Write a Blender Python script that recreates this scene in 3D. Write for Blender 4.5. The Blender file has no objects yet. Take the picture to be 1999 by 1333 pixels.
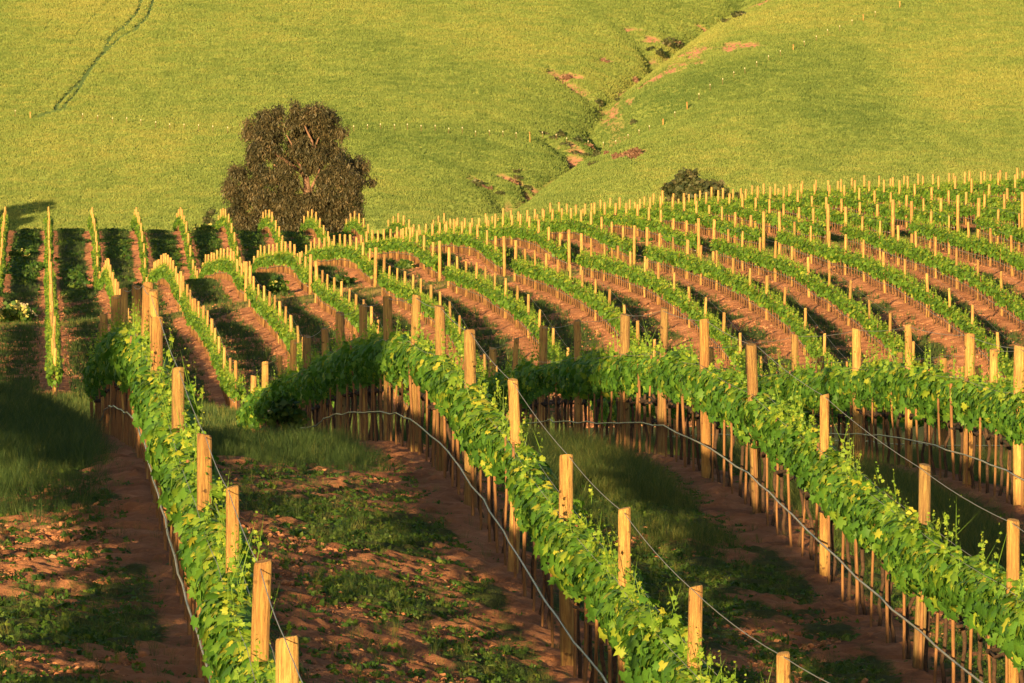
import bpy, math, random
import numpy as np
from mathutils import Vector

random.seed(7)
RNG = np.random.default_rng(11)
SC = bpy.context.scene
COL = SC.collection

# ------------------------------------------------------------------ camera, sky, sun, exposure
F = 16800.0          # focal length in pixels of a 1999 pixel wide picture
YH = -100.0          # picture row of the horizon (above the frame: the camera looks down from a rise)
cam_d = bpy.data.cameras.new("camera")
cam_d.sensor_width = 36.0
cam_d.lens = F / 1999.0 * 36.0
cam_d.shift_x = -0.5 / 1999.0 * 0
cam_d.shift_y = -(666.5 - YH) / 1999.0
cam_d.clip_start = 1.0
cam_d.clip_end = 6000.0
cam = bpy.data.objects.new("camera", cam_d)
COL.objects.link(cam)
cam.location = (0, 0, 0)
cam.rotation_euler = (math.radians(90), 0, 0)
SC.camera = cam

SUN_EL, SUN_AZ = 6.1, 12.0      # elevation; light travels this many degrees to the right of +Y
world = bpy.data.worlds.new("World")
SC.world = world
world.use_nodes = True
wn = world.node_tree.nodes
sky = wn.new("ShaderNodeTexSky")
sky.sky_type = 'NISHITA'
sky.sun_disc = False
sky.sun_elevation = math.radians(SUN_EL)
sky.sun_rotation = math.radians(180 + SUN_AZ)
sky.air_density = 1.0
sky.dust_density = 1.5
wn["Background"].inputs["Strength"].default_value = 0.085
world.node_tree.links.new(sky.outputs[0], wn["Background"].inputs[0])

sun_d = bpy.data.lights.new("sun", 'SUN')
sun_d.energy = 5.0
sun_d.angle = math.radians(0.55)
sun_d.color = (1.0, 0.68, 0.30)
sun = bpy.data.objects.new("sun", sun_d)
COL.objects.link(sun)
a, e = math.radians(SUN_AZ), math.radians(SUN_EL)
travel = Vector((math.sin(a) * math.cos(e), math.cos(a) * math.cos(e), -math.sin(e)))
sun.rotation_euler = travel.to_track_quat('-Z', 'Y').to_euler()
sun.location = (-200, -800, 150)

SC.view_settings.view_transform = 'Standard'
SC.view_settings.look = 'None'
SC.view_settings.gamma = 1.0
SC.view_settings.use_curve_mapping = False
SC.view_settings.exposure = 1.1
SC.render.engine = 'CYCLES'
SC.cycles.max_bounces = 6
SC.cycles.transparent_max_bounces = 4
SC.cycles.use_adaptive_sampling = True
try:
    SC.cycles.use_denoising = True
except Exception:
    pass

# ------------------------------------------------------------------ helpers
def link(o, parent=None, label=None, cat=None, group=None, kind=None):
    COL.objects.link(o)
    if parent is not None:
        o.parent = parent
    for k, v in (("label", label), ("category", cat), ("group", group), ("kind", kind)):
        if v:
            o[k] = v
    return o

def mesh_np(name, V, Fc, mats, fattr=None, smooth=False, mat_idx=None):
    """mesh from arrays: V (n,3); Fc (m,k) faces of k corners; fattr {name: per-face floats}"""
    me = bpy.data.meshes.new(name)
    V = np.ascontiguousarray(V, dtype=np.float32)
    Fc = np.ascontiguousarray(Fc, dtype=np.int32)
    m, k = Fc.shape
    me.vertices.add(len(V))
    me.vertices.foreach_set("co", V.ravel())
    me.loops.add(m * k)
    me.loops.foreach_set("vertex_index", Fc.ravel())
    me.polygons.add(m)
    me.polygons.foreach_set("loop_start", np.arange(0, m * k, k, dtype=np.int32))
    if smooth:
        me.polygons.foreach_set("use_smooth", np.ones(m, dtype=bool))
    for mt in mats:
        me.materials.append(mt)
    if mat_idx is not None:
        me.polygons.foreach_set("material_index", np.ascontiguousarray(mat_idx, dtype=np.int32))
    me.update(calc_edges=True)
    for nm, arr in (fattr or {}).items():
        at = me.attributes.new(nm, 'FLOAT', 'FACE')
        at.data.foreach_set("value", np.ascontiguousarray(arr, dtype=np.float32))
    return me

def obj(name, me, **kw):
    return link(bpy.data.objects.new(name, me), **kw)

def empty(name, loc, **kw):
    o = bpy.data.objects.new(name, None)
    o.location = loc
    o.empty_display_size = 0.2
    return link(o, **kw)

def place(TV, TF, C, R, S):
    """copies of a template (TV verts, TF faces): centres C, rotations R (n,3,3), scales S (n,) or (n,3)"""
    n = len(C)
    S = np.asarray(S, float)
    if S.ndim == 1:
        S = S[:, None]
    P = TV[None] * S[:, None, :]
    W = np.einsum('nij,nvj->nvi', R, P) + C[:, None, :]
    FF = TF[None] + (np.arange(n) * len(TV))[:, None, None]
    return W.reshape(-1, 3), FF.reshape(-1, TF.shape[1])

def rot_z(ang):
    c, s = np.cos(ang), np.sin(ang)
    R = np.zeros((len(ang), 3, 3))
    R[:, 0, 0] = c; R[:, 0, 1] = -s; R[:, 1, 0] = s; R[:, 1, 1] = c; R[:, 2, 2] = 1
    return R

def frame_from(n, t):
    """rotation whose z column is n and y column is t made square to n"""
    n = n / (np.linalg.norm(n, axis=1, keepdims=True) + 1e-9)
    t = t - (t * n).sum(1, keepdims=True) * n
    t = t / (np.linalg.norm(t, axis=1, keepdims=True) + 1e-9)
    x = np.cross(t, n)
    return np.stack([x, t, n], axis=2)

def lean(R, amt, rng):
    """tilts upright rotations by about amt radians"""
    n = len(R)
    a_ = rng.normal(0, amt, n); b_ = rng.normal(0, amt, n)
    up = np.stack([a_, b_, np.ones(n)], 1)
    t = R[:, :, 1]
    return frame_from(up, t)

def tube(points, radius, sides=6, closed_end=True):
    """vertices and quads of a tube through points; radius scalar or per point"""
    P = np.asarray(points, float)
    n = len(P)
    r = np.broadcast_to(np.asarray(radius, float), (n,))
    T = np.gradient(P, axis=0)
    T /= np.linalg.norm(T, axis=1, keepdims=True) + 1e-9
    ref = np.where(np.abs(T[:, 2:3]) > .8, np.array([[1., 0, 0]]), np.array([[0, 0, 1.]]))
    A = np.cross(T, ref); A /= np.linalg.norm(A, axis=1, keepdims=True) + 1e-9
    B = np.cross(T, A)
    th = np.arange(sides) * 2 * math.pi / sides
    V = P[:, None] + r[:, None, None] * (np.cos(th)[None, :, None] * A[:, None] + np.sin(th)[None, :, None] * B[:, None])
    V = V.reshape(-1, 3)
    i = np.arange(n - 1)[:, None] * sides; j = np.arange(sides)[None]; j2 = (j + 1) % sides
    Fq = np.stack([i + j, i + j2, i + sides + j2, i + sides + j], -1).reshape(-1, 4)
    if closed_end:
        V = np.vstack([V, P[:1], P[-1:]])
        c0, c1_ = len(V) - 2, len(V) - 1
        j = np.arange(0, sides)
        e0 = np.stack([np.full(sides, c0), (j + 1) % sides, j, np.full(sides, c0)], -1)
        # degenerate quads are avoided: caps use pairs of triangles packed as quads over two sides
        q0 = [(c0, (k + 2) % sides, (k + 1) % sides, k) for k in range(0, sides - 1, 2)]
        b = (n - 1) * sides
        q1 = [(c1_, b + k, b + (k + 1) % sides, b + (k + 2) % sides) for k in range(0, sides - 1, 2)]
        Fq = np.vstack([Fq, np.array(q0 + q1)])
    return V, Fq

def join(parts):
    Vs, Fs, o = [], [], 0
    for V, Fc in parts:
        Vs.append(V); Fs.append(Fc + o); o += len(V)
    return np.vstack(Vs), np.vstack(Fs)

class Noise2:
    """smooth value noise on a repeating grid"""
    def __init__(s, seed, n=256):
        s.g = np.random.default_rng(seed).random((n, n)); s.n = n
    def __call__(s, x, y, scale=1.0):
        x = np.asarray(x, float) / scale; y = np.asarray(y, float) / scale
        xi = np.floor(x).astype(int); yi = np.floor(y).astype(int)
        fx = x - xi; fy = y - yi
        fx = fx * fx * (3 - 2 * fx); fy = fy * fy * (3 - 2 * fy)
        n = s.n
        g = s.g
        a_ = g[xi % n, yi % n]; b_ = g[(xi + 1) % n, yi % n]
        c_ = g[xi % n, (yi + 1) % n]; d_ = g[(xi + 1) % n, (yi + 1) % n]
        return (a_ * (1 - fx) + b_ * fx) * (1 - fy) + (c_ * (1 - fx) + d_ * fx) * fy
    def fbm(s, x, y, scale, octs=4):
        t = 0; amp = 1; tot = 0
        for k in range(octs):
            t = t + amp * s(np.asarray(x) + 17.3 * k, np.asarray(y) - 9.1 * k, scale / 2 ** k)
            tot += amp; amp *= .5
        return t / tot
N1, N2, N3 = Noise2(1), Noise2(2), Noise2(3)
def sstep(a_, b_, x):
    t = np.clip((np.asarray(x, float) - a_) / (b_ - a_), 0, 1)
    return t * t * (3 - 2 * t)

# ------------------------------------------------------------------ the land: surveyed points, smoothed into one height function
PH=1.72
V1,V2=-40.0,85.0
def c1(i): return 1.561+3.05*i
def c2(j): return .38+3.035*j
B1={0:[(555,1243),(508,1095),(446,950),(402,848),(350,718),(312,620),(296,567),(279,552),(262,557),(243,563),(223,577),(208,613),(195,633)],
1:[(1528,1275),(1350,1145),(1218,992),(1110,887),(1001,741),(919,645),(861,597),(811,576),(759,579),(710,595),(665,610),(629,641),(599,656),(574,664),(549,694),(515,706),(494,733)],
2:[(1975,1015),(1793,907),(1610,770),(1480,672),(1380,623),(1293,601),(1221,613),(1132,625),(1060,636),(1003,659),(957,679)],
3:[(1991,675),(1890,652),(1774,633),(1675,642),(1556,653),(1464,665)],
4:[(1858,691)]}
B2={2:[(358,547),(377,580),(397,594),(414,622),(424.5,642),(435,666),(444,692)],
3:[(491,529),(520,561.5),(530,571),(540,581),(550.5,591.5),(561,603.5),(573,622),(587,648.5)],
4:[(615,517.5),(630.5,529.5),(642,536),(659,544.5),(671,553.5),(684,564),(697,574),(708,585),(728,605),(745.5,631)],
5:[(747.5,505),(774,520),(790,528),(808,536),(825,546),(840,555),(857.6,567),(878.7,586),(898,613),(939,682)],
6:[(877.5,493),(894,501),(911,506),(929,512.5),(949,518.5),(967,532),(982.6,539.5),(1001,550),(1026,569),(1050,595.5),(1074,627),(1102.7,669)],
7:[(1006.6,478),(1027,484),(1044,490),(1064,494),(1090,505),(1109,512.5),(1130,521),(1182.5,554.5),(1210.6,582.7),(1235,614.5),(1270.6,657)]}
# canopy centre lines (0.93 m up)
B2C={8:[(1135,500),(1200,514),(1250,535),(1300,560),(1340,590),(1370,615),(1420,660),(1445,690)],
9:[(1262,487),(1330,500),(1400,525),(1450,550),(1500,577),(1540,605),(1600,680)],
10:[(1395,473),(1450,488),(1500,505),(1560,527),(1600,556),(1650,590),(1700,630),(1760,680)],
11:[(1525,458),(1600,480),(1680,503),(1750,533),(1800,562),(1850,595),(1900,635),(1950,690),(1980,725)],
12:[(1650,446),(1720,465),(1800,493),(1870,522),(1930,558),(1999,605)],
13:[(1780,437),(1850,456),(1920,476),(1999,508)],14:[(1910,430),(1999,455)]}
B3={2:[(349,533),(339,506),(326.5,496),(313,504),(302,511),(293.5,548),(289,537),(286,517.6),(283,492),(281.5,470),(279,452),(274.6,419),(265.6,404)],
3:[(479,516),(468,510),(461,493.5),(453,484.6),(446,482.5),(434.6,484.6),(422,488),(410.6,492),(400,501),(391,524),(386.6,526.6),(383,523),(378,513),(374.6,489),(371,474),(366,450),(362,424.6),(357,409.6),(354,405),(350,408),(344.6,418.6)],
4:[(604,504),(588.5,494),(581.5,481.6),(573,474),(563.6,471),(556,469.6),(540,472.6),(526,477),(509,480),(500,493),(494.6,503),(489,510),(466,488),(461,466),(458,450),(451,426),(446.6,412.5),(441,406.5),(432,409),(428.6,418.6)],
5:[(732,490),(713,479),(700,462),(681,457.5),(662,457),(645.5,463),(625,465),(609.5,470),(594,485),(554,465),(548,448),(542.6,439),(538,429),(533,415),(527,409),(518,409.5),(511,417),(506.5,427.5)],
6:[(857,477),(836.5,467),(822,454.6),(808,447),(793,445.6),(771,444),(750,446),(727,448.6),(708.5,457),(640,448.5),(633.5,437),(627,429),(620,417),(612,409),(606,411),(595,419),(588.5,428)],
7:[(982.6,469),(960,457),(943.6,443.5),(913.6,433),(899,433),(885,430),(872,431.6),(859.5,436),(849,437.6),(726.6,448.6),(720,437),(713,429),(705.6,420),(697,412),(687,415),(679.4,422),(672.6,429)],
8:[(1110,458.6),(1062,432),(1043,424),(1026,420),(1012,417),(995,418),(983,419),(955.5,422),(940.5,422.5),(800,430.5),(790,424),(783.5,416),(771.5,419),(763,424.5),(756.5,433)],
9:[(1234,447.5),(1181.5,427),(1163,416),(1144,411),(1121,405),(1095,407.5),(1078,408),(1063,408),(880,427),(870,417),(855,422),(845,428.5)],
10:[(1358,434),(1304.5,419),(1285,405.5),(1241,398),(1223.5,396.5),(1207,394),(1190,396.5),(1172.5,396.5),(1153,396),(1135,399.6)],
11:[(1484,421),(1404.5,400),(1379,396),(1358.6,390.5),(1337.6,387),(1319.6,384.5),(1301,384),(1282,384.5),(1262.6,384),(1244,387.5)],
12:[(1611,408),(1496,390),(1475,384),(1456,381),(1434.5,375),(1414,374),(1394,374),(1370.6,376),(1348,378)],
13:[(1740,399),(1638.7,388),(1587.7,380),(1566.6,373.5),(1540,367),(1520,367),(1500.6,366),(1476,366),(1453,368)],
14:[(1865.5,390),(1789,384),(1760.5,378),(1729,374),(1704,372),(1681,366),(1665.6,360),(1632,360),(1611,358),(1585,360),(1560,360)],
15:[(1992,384),(1945,380),(1847,373),(1820.6,366),(1795,360),(1771,353),(1745.5,352.5),(1721,351),(1692.6,352)]}
# extra points given by (screen x, distance, screen y of the ground)
EXTRA=[]
EXTRA+=[(-150,60,1255),(-150,80,935),(-150,95,832),(-150,108,790),(-150,140,835),(-600,60,1190),(-600,80,885),(-600,95,800),(-600,108,772),(-600,140,815),(60,108,806),(60,95,846)]
for u in (-600,100,500,1000,1500,2000,2600):
    EXTRA+=[(u,200,908 if u<1200 else 930),(u,245,866 if u<1200 else 840)]
for u in (1200,2000,2600): EXTRA+=[(u,170,900)]
EXTRA+=[(-600,45,1720),(400,40,2000),(400,30,2500),(1500,30,2600),(2500,45,2050),(2500,70,1420),(2500,100,1000),(2500,130,960)]
# left side of the far block: tops of the one-file row
L=[(96,600,403),(93,570,432),(91,548,475),(90,530,500),(90,505,548),(88,470,524),(92,440,519),(97,415,550),(101,395,565),(104,350,605),(107,320,640),(110,292,668)]
for u,D,y in L:
    EXTRA.append((u,D,y+PH*F/D))
    EXTRA.append((u-250,D,y+PH*F/D+(8 if D<560 else 0)))
    EXTRA.append((u-600,D,y+PH*F/D+(14 if D<560 else 2)))
for u,D,y in [(195,535,573),(203,505,520),(207,469,508),(222,430,530),(227,403,556),(192,540,515),(190,555,470),(184,580,430),(180,600,403)]:
    EXTRA.append((u,D,y+PH*F/D))
# behind the ridge: falls out of sight
for u in (-600,-200,100,300,500,650,800,900):
    EXTRA+=[(u,625,455+12),(u,660,500)]
for u,yy in ((1000,440),(1200,424),(1400,404),(1600,388),(1800,378),(2100,374),(2500,370)):
    EXTRA+=[(u,520,yy+18),(u,580,yy+35),(u,660,yy+60)]
EXTRA+=[(2300,403,445),(2300,450,400),(2600,430,410),(2600,470,385),(2300,480,372),(2600,350,470),(2300,350,500),(2300,300,600),(2600,300,580)]
def points():
    P=[]
    for B,V,c,f,h in ((B1,V1,c1,1,PH),(B2,V2,c2,1,PH),(B2C,V2,c2,1,.93),(B3,V2,c2,1,PH)):
        for i,l in B.items():
            for x,y in l:
                D=c(i)*F/(x-V)
                P.append(((x-1000)/F*D,D,(YH-y)/F*D-h))
    for u,D,y in EXTRA: P.append(((u-1000)/F*D,D,(YH-y)/F*D))
    return np.array(P)
class TPS:
    def __init__(s,P,lam):
        s.A=np.c_[P[:,0]/P[:,1]*F/500,s.g(P[:,1])]
        n=len(P)
        K=s.k(s.A,s.A)+lam*np.eye(n)*(P[:,1]/300)[:,None]**2*0+lam*np.eye(n)
        Q=np.c_[np.ones(n),s.A]
        M=np.block([[K,Q],[Q.T,np.zeros((3,3))]])
        s.w=np.linalg.solve(M,np.r_[P[:,2],0,0,0])
    @staticmethod
    def g(Y): return Y/22.0
    @staticmethod
    def k(a,b):
        d=((a[:,None,:]-b[None,:,:])**2).sum(2)
        return .5*d*np.log(d+1e-9)
    def __call__(s,X,Y):
        X=np.asarray(X,float).ravel();Y=np.asarray(Y,float).ravel()
        A=np.c_[X/Y*F/500,s.g(Y)]
        out=np.empty(len(A))
        for i in range(0,len(A),4000):
            a=A[i:i+4000]
            out[i:i+4000]=s.k(a,s.A)@s.w[:-3]+np.c_[np.ones(len(a)),a]@s.w[-3:]
        return out

P_SURVEY = points()
TP = TPS(P_SURVEY, .02)
GU = np.arange(-1040, 3081, 40.0)
GY = np.arange(16, 700, 2.0)
_u, _y = np.meshgrid(GU, GY, indexing='ij')
GZ = TP((_u.ravel() - 1000) / F * _y.ravel(), np.clip(_y.ravel(), 40, 664)).reshape(_u.shape)

def _cr(t):
    t2, t3 = t * t, t * t * t
    return (-.5 * t3 + t2 - .5 * t, 1.5 * t3 - 2.5 * t2 + 1, -1.5 * t3 + 2 * t2 + .5 * t, .5 * t3 - .5 * t2)

def z_vine(X, Y):
    X = np.asarray(X, float); Y = np.asarray(Y, float)
    Yc = np.clip(Y, 18.5, 690)
    u = np.clip(X / np.maximum(Y, 18.5) * F + 1000, -990, 3030)
    fu = (u - GU[0]) / 40; fy = (Yc - GY[0]) / 2
    iu = np.clip(np.floor(fu).astype(int), 1, len(GU) - 3); iy = np.clip(np.floor(fy).astype(int), 1, len(GY) - 3)
    wu = _cr(fu - iu); wy = _cr(fy - iy)
    out = 0
    for a_ in range(4):
        for b_ in range(4):
            out = out + wu[a_] * wy[b_] * GZ[iu - 1 + a_, iy - 1 + b_]
    return out

def _hill_base(Y):
    return -40 + .13 * 20 * np.logaddexp(0, (Y - 1065) / 20)
def from_view(u, y, low):
    """place on the sloping hill, low metres under its even surface, seen at (u, y)"""
    Yq = np.arange(1066, 1500, .5)
    yq = YH - F * (_hill_base(Yq) - low) / Yq
    k = np.argmax(yq < y)
    return (u - 1000) / F * Yq[k], Yq[k]
_gp = [(1028, 396), (1062, 372), (1120, 345), (1168, 318), (1176, 290), (1150, 262), (1168, 232), (1182, 205), (1215, 180), (1250, 155), (1295, 122), (1330, 92), (1385, 60), (1440, 35), (1540, -5), (1640, -60)]
GULLY = np.array([(-14, 1060)] + [from_view(u, y, 3.6) for u, y in _gp])
GULLY = GULLY[np.argsort(GULLY[:, 1])]
SIDE = [tuple(from_view(u, y, 1.2) for u, y in q) for q in (((1172, 325), (1072, 262)), ((1066, 372), (1018, 328)), ((1012, 392), (928, 342)), ((1150, 168), (1078, 142)), ((1300, 112), (1225, 55)), ((1072, 262), (960, 235)))]
def seg_dist(X, Y, p, q):
    px, py = p; qx, qy = q
    # depth counts a quarter: the hill is seen foreshortened and its folds run downhill
    dx, dy = qx - px, (qy - py) * .25
    t = np.clip(((X - px) * dx + (Y - py) * .25 * dy) / (dx * dx + dy * dy), 0, 1)
    return np.hypot(X - px - t * dx, (Y - py) * .25 - t * dy), t
def z_hill(X, Y):
    X = np.asarray(X, float); Y = np.asarray(Y, float)
    z = -40 + .13 * 20 * np.logaddexp(0, (Y - 1065) / 20)
    gx = np.interp(Y, GULLY[:, 1], GULLY[:, 0])
    r = X - gx
    env = sstep(1075, 1120, Y)
    bend = 1 + .25 * np.sin(Y / 9.0) 
    right = 7.5 * (1 - np.exp(-(np.maximum(r, 0) / 8.0) ** 1.3)) * np.exp(-np.maximum(r - 20, 0) / 200)
    left = 3.6 * (1 - np.exp(-(np.maximum(-r, 0) / 9.0) ** 1.1))
    z = z + env * (np.where(r > 0, right, left) - 3.6 - 1.0 * np.exp(-(r / 1.3) ** 2) * (.3 + N3(Y, Y * 0, 9.0)))
    # lower nose of the left hill, in front of the gully mouth
    z = z + 2.6 * np.exp(-((X + 12) / 17.0) ** 2 - ((Y - 1092) / 16.0) ** 2)
    z = z + .8 * np.exp(-((X - 34) / 26.0) ** 2 - ((Y - 1125) / 30.0) ** 2)
    for k_, (p, q) in enumerate(SIDE):
        d, t = seg_dist(X + 1.6 * (N2.fbm(X, Y * .3, 3.0, 2) - .5), Y, p, q)
        z = z - ((1.9, 1.5, 1.3, 1.0, 1.6, .7)[k_] * (1 - .8 * t)) * np.exp(-(d / (.9 + .5 * N1(X, Y, 4.0))) ** 2) * (r < 2)
    z = z + env * (.38 * (N1.fbm(X, Y * .5, 14, 3) - .5) * 2)
    return z

def ground_z(X, Y):
    X, Y = np.broadcast_arrays(np.asarray(X, float), np.asarray(Y, float))
    w = sstep(625, 770, Y)
    zv = z_vine(X, np.minimum(Y, 690))
    return zv * (1 - w) + z_hill(X, Y) * w

# rows: block 1 near, blocks 2 and 3 beyond the dip. A row is a straight line X = m*Y + c
M1, M2 = (V1 - 1000) / F, (V2 - 1000) / F
def row_x(block, i, Y):
    return (M1 * Y + c1(i)) if block == 1 else (M2 * Y + c2(i))
def lane(X, Y):
    """signed distance across the lane from the nearest row, and the row spacing used there"""
    s1 = (X - M1 * Y - 1.561) / 3.05
    s2 = (X - M2 * Y - .38) / 3.035
    s = np.where(Y < 200, s1, s2)
    return s

# ------------------------------------------------------------------ materials
def new_mat(name):
    m = bpy.data.materials.new(name); m.use_nodes = True
    nt = m.node_tree; b = nt.nodes["Principled BSDF"]
    return m, nt, b
def ramp(nt, stops, fac=None, interp='LINEAR'):
    r = nt.nodes.new("ShaderNodeValToRGB"); cr = r.color_ramp; cr.interpolation = interp
    while len(cr.elements) < len(stops): cr.elements.new(.5)
    for el, (p, c) in zip(cr.elements, stops):
        el.position = p; el.color = (*c, 1)
    if fac is not None: nt.links.new(fac, r.inputs[0])
    return r
def noise(nt, scale, detail=4, rough=.6, vec=None, dist=0.0):
    n = nt.nodes.new("ShaderNodeTexNoise"); n.inputs["Scale"].default_value = scale
    n.inputs["Detail"].default_value = detail; n.inputs["Roughness"].default_value = rough
    n.inputs["Distortion"].default_value = dist
    if vec is not None: nt.links.new(vec, n.inputs["Vector"])
    return n
def mapping(nt, src, scale):
    mp = nt.nodes.new("ShaderNodeMapping"); mp.inputs["Scale"].default_value = scale
    nt.links.new(src, mp.inputs["Vector"]); return mp
def attr(nt, name):
    n = nt.nodes.new("ShaderNodeAttribute"); n.attribute_name = name; return n
def mixc(nt, fac, a_, b_, mode='MIX'):
    m = nt.nodes.new("ShaderNodeMix"); m.data_type = 'RGBA'; m.blend_type = mode
    for inp, v in ((0, fac), (6, a_), (7, b_)):
        if hasattr(v, 'links') or hasattr(v, 'is_linked'): nt.links.new(v, m.inputs[inp])
        elif inp == 0: m.inputs[0].default_value = v
        else: m.inputs[inp].default_value = (*v, 1)
    return m.outputs[2]
def mathn(nt, op, a_, b_=None, clamp=False):
    m = nt.nodes.new("ShaderNodeMath"); m.operation = op; m.use_clamp = clamp
    for k, v in ((0, a_), (1, b_)):
        if v is None: continue
        if hasattr(v, 'is_linked'): nt.links.new(v, m.inputs[k])
        else: m.inputs[k].default_value = v
    return m.outputs[0]
def geo_pos(nt):
    return nt.nodes.new("ShaderNodeNewGeometry").outputs["Position"]

def leaf_mat(name, stops, transl=.32, rough=.55, tcol=(1.15, 1.25, .55), spec=.35):
    m, nt, b = new_mat(name)
    r = ramp(nt, stops, attr(nt, "tone").outputs["Fac"])
    b.inputs["Roughness"].default_value = rough
    b.inputs["Specular IOR Level"].default_value = spec
    nt.links.new(r.outputs[0], b.inputs["Base Color"])
    t = nt.nodes.new("ShaderNodeBsdfTranslucent")
    nt.links.new(mixc(nt, 1.0, r.outputs[0], tcol, 'MULTIPLY'), t.inputs["Color"])
    mx = nt.nodes.new("ShaderNodeMixShader"); mx.inputs[0].default_value = transl
    nt.links.new(b.outputs[0], mx.inputs[1]); nt.links.new(t.outputs[0], mx.inputs[2])
    nt.links.new(mx.outputs[0], nt.nodes["Material Output"].inputs["Surface"])
    return m
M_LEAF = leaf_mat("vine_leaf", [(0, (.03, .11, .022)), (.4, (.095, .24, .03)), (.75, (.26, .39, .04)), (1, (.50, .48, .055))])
M_LEAF_FAR = leaf_mat("vine_leaf_far", [(0, (.045, .14, .02)), (.5, (.14, .28, .03)), (1, (.38, .43, .05))])
M_GRASS = leaf_mat("grass_blade", [(0, (.03, .075, .025)), (.5, (.075, .13, .032)), (1, (.24, .23, .06))], .25, .6)
M_WEED = leaf_mat("weed_leaf", [(0, (.02, .07, .012)), (.5, (.055, .13, .018)), (1, (.15, .21, .03))], .25)
M_HILL_BLADE = leaf_mat("hill_grass_blade", [(0, (.15, .235, .065)), (.5, (.265, .345, .095)), (1, (.40, .41, .12))], .35, .65, spec=.2)
M_EUC = leaf_mat("gum_leaf", [(0, (.03, .034, .018)), (.5, (.082, .075, .036)), (1, (.18, .135, .068))], .15, .5, (1, 1, .7))
M_SHRUB = leaf_mat("shrub_leaf", [(0, (.03, .05, .02)), (.5, (.08, .095, .038)), (1, (.16, .14, .07))], .2)
M_DRY = leaf_mat("dry_brush_twig", [(0, (.14, .08, .055)), (.5, (.25, .14, .095)), (1, (.36, .22, .15))], .15)
M_YFLOWER = leaf_mat("yellow_flower", [(0, (.48, .42, .10)), (1, (.72, .66, .22))], .3)
M_WFLOWER = leaf_mat("cream_flower", [(0, (.6, .5, .35)), (1, (.8, .72, .5))], .3, tcol=(1, 1, .9))

# round post timber: grain, checks and a splash of soil at the foot
M_POST, nt, b = new_mat("post_timber")
tc = nt.nodes.new("ShaderNodeTexCoord").outputs["Object"]
oi = nt.nodes.new("ShaderNodeObjectInfo").outputs["Random"]
shift = nt.nodes.new("ShaderNodeVectorMath"); shift.operation = 'ADD'
nt.links.new(tc, shift.inputs[0])
comb = nt.nodes.new("ShaderNodeCombineXYZ")
for k in range(3): nt.links.new(mathn(nt, 'MULTIPLY', oi, 37.0 + 11 * k), comb.inputs[k])
nt.links.new(comb.outputs[0], shift.inputs[1])
g1 = noise(nt, 6, 6, .7, mapping(nt, shift.outputs[0], (9, 9, .7)).outputs[0])
g2 = noise(nt, 5, 3, .5, mapping(nt, shift.outputs[0], (1, 1, .6)).outputs[0])
g3 = noise(nt, 9, 2, .5, mapping(nt, shift.outputs[0], (1.2, 1.2, 1.2)).outputs[0])
wood = ramp(nt, [(.3, (.19, .10, .04)), (.46, (.47, .30, .105)), (.66, (.70, .51, .17))], g1.outputs[0])
wood2 = mixc(nt, mathn(nt, 'MULTIPLY', ramp(nt, [(.45, (0, 0, 0)), (.7, (1, 1, 1))], g2.outputs[0]).outputs[0], .55), wood.outputs[0], (.34, .17, .08))
knot = ramp(nt, [(.27, (1, 1, 1)), (.33, (0, 0, 0))], g3.outputs[0])
wood3 = mixc(nt, mathn(nt, 'MULTIPLY', knot.outputs[0], .8), wood2, (.06, .03, .018))
tint = ramp(nt, [(0, (.62, .60, .62)), (.25, (.80, .68, .60)), (.55, (1, .90, .8)), (1, (1.15, 1.06, .95))], oi)
nt.links.new(mixc(nt, 1.0, wood3, tint.outputs[0], 'MULTIPLY'), b.inputs["Base Color"])
b.inputs["Roughness"].default_value = .85
bp = nt.nodes.new("ShaderNodeBump"); bp.inputs["Strength"].default_value = 1.0; bp.inputs["Distance"].default_value = .03
nt.links.new(g1.outputs[0], bp.inputs["Height"]); nt.links.new(bp.outputs[0], b.inputs["Normal"])

M_STAKE, nt, b = new_mat("stake_timber")
tc = nt.nodes.new("ShaderNodeTexCoord").outputs["Object"]
g1 = noise(nt, 4, 5, .7, mapping(nt, tc, (8, 8, .8)).outputs[0])
r_ = ramp(nt, [(.3, (.12, .055, .025)), (.55, (.30, .15, .06)), (.75, (.44, .25, .105))], g1.outputs[0])
nt.links.new(r_.outputs[0], b.inputs["Base Color"]); b.inputs["Roughness"].default_value = .9

M_BARK, nt, b = new_mat("vine_bark")
g1 = noise(nt, 30, 4, .7, nt.nodes.new("ShaderNodeTexCoord").outputs["Object"])
nt.links.new(ramp(nt, [(.3, (.03, .018, .012)), (.7, (.11, .06, .035))], g1.outputs[0]).outputs[0], b.inputs["Base Color"])
b.inputs["Roughness"].default_value = .95

M_GUMBARK, nt, b = new_mat("gum_bark")
g1 = noise(nt, 1.2, 5, .7, mapping(nt, nt.nodes.new("ShaderNodeTexCoord").outputs["Object"], (1, 1, .35)).outputs[0])
nt.links.new(ramp(nt, [(.3, (.12, .065, .045)), (.6, (.28, .16, .11)), (.8, (.4, .26, .18))], g1.outputs[0]).outputs[0], b.inputs["Base Color"])
b.inputs["Roughness"].default_value = .8

M_WIRE, nt, b = new_mat("galvanised_wire")
b.inputs["Base Color"].default_value = (.45, .42, .36, 1); b.inputs["Metallic"].default_value = .3; b.inputs["Roughness"].default_value = .5
M_HOSE, nt, b = new_mat("drip_hose_rubber")
b.inputs["Base Color"].default_value = (.45, .42, .40, 1); b.inputs["Roughness"].default_value = .25

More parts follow.
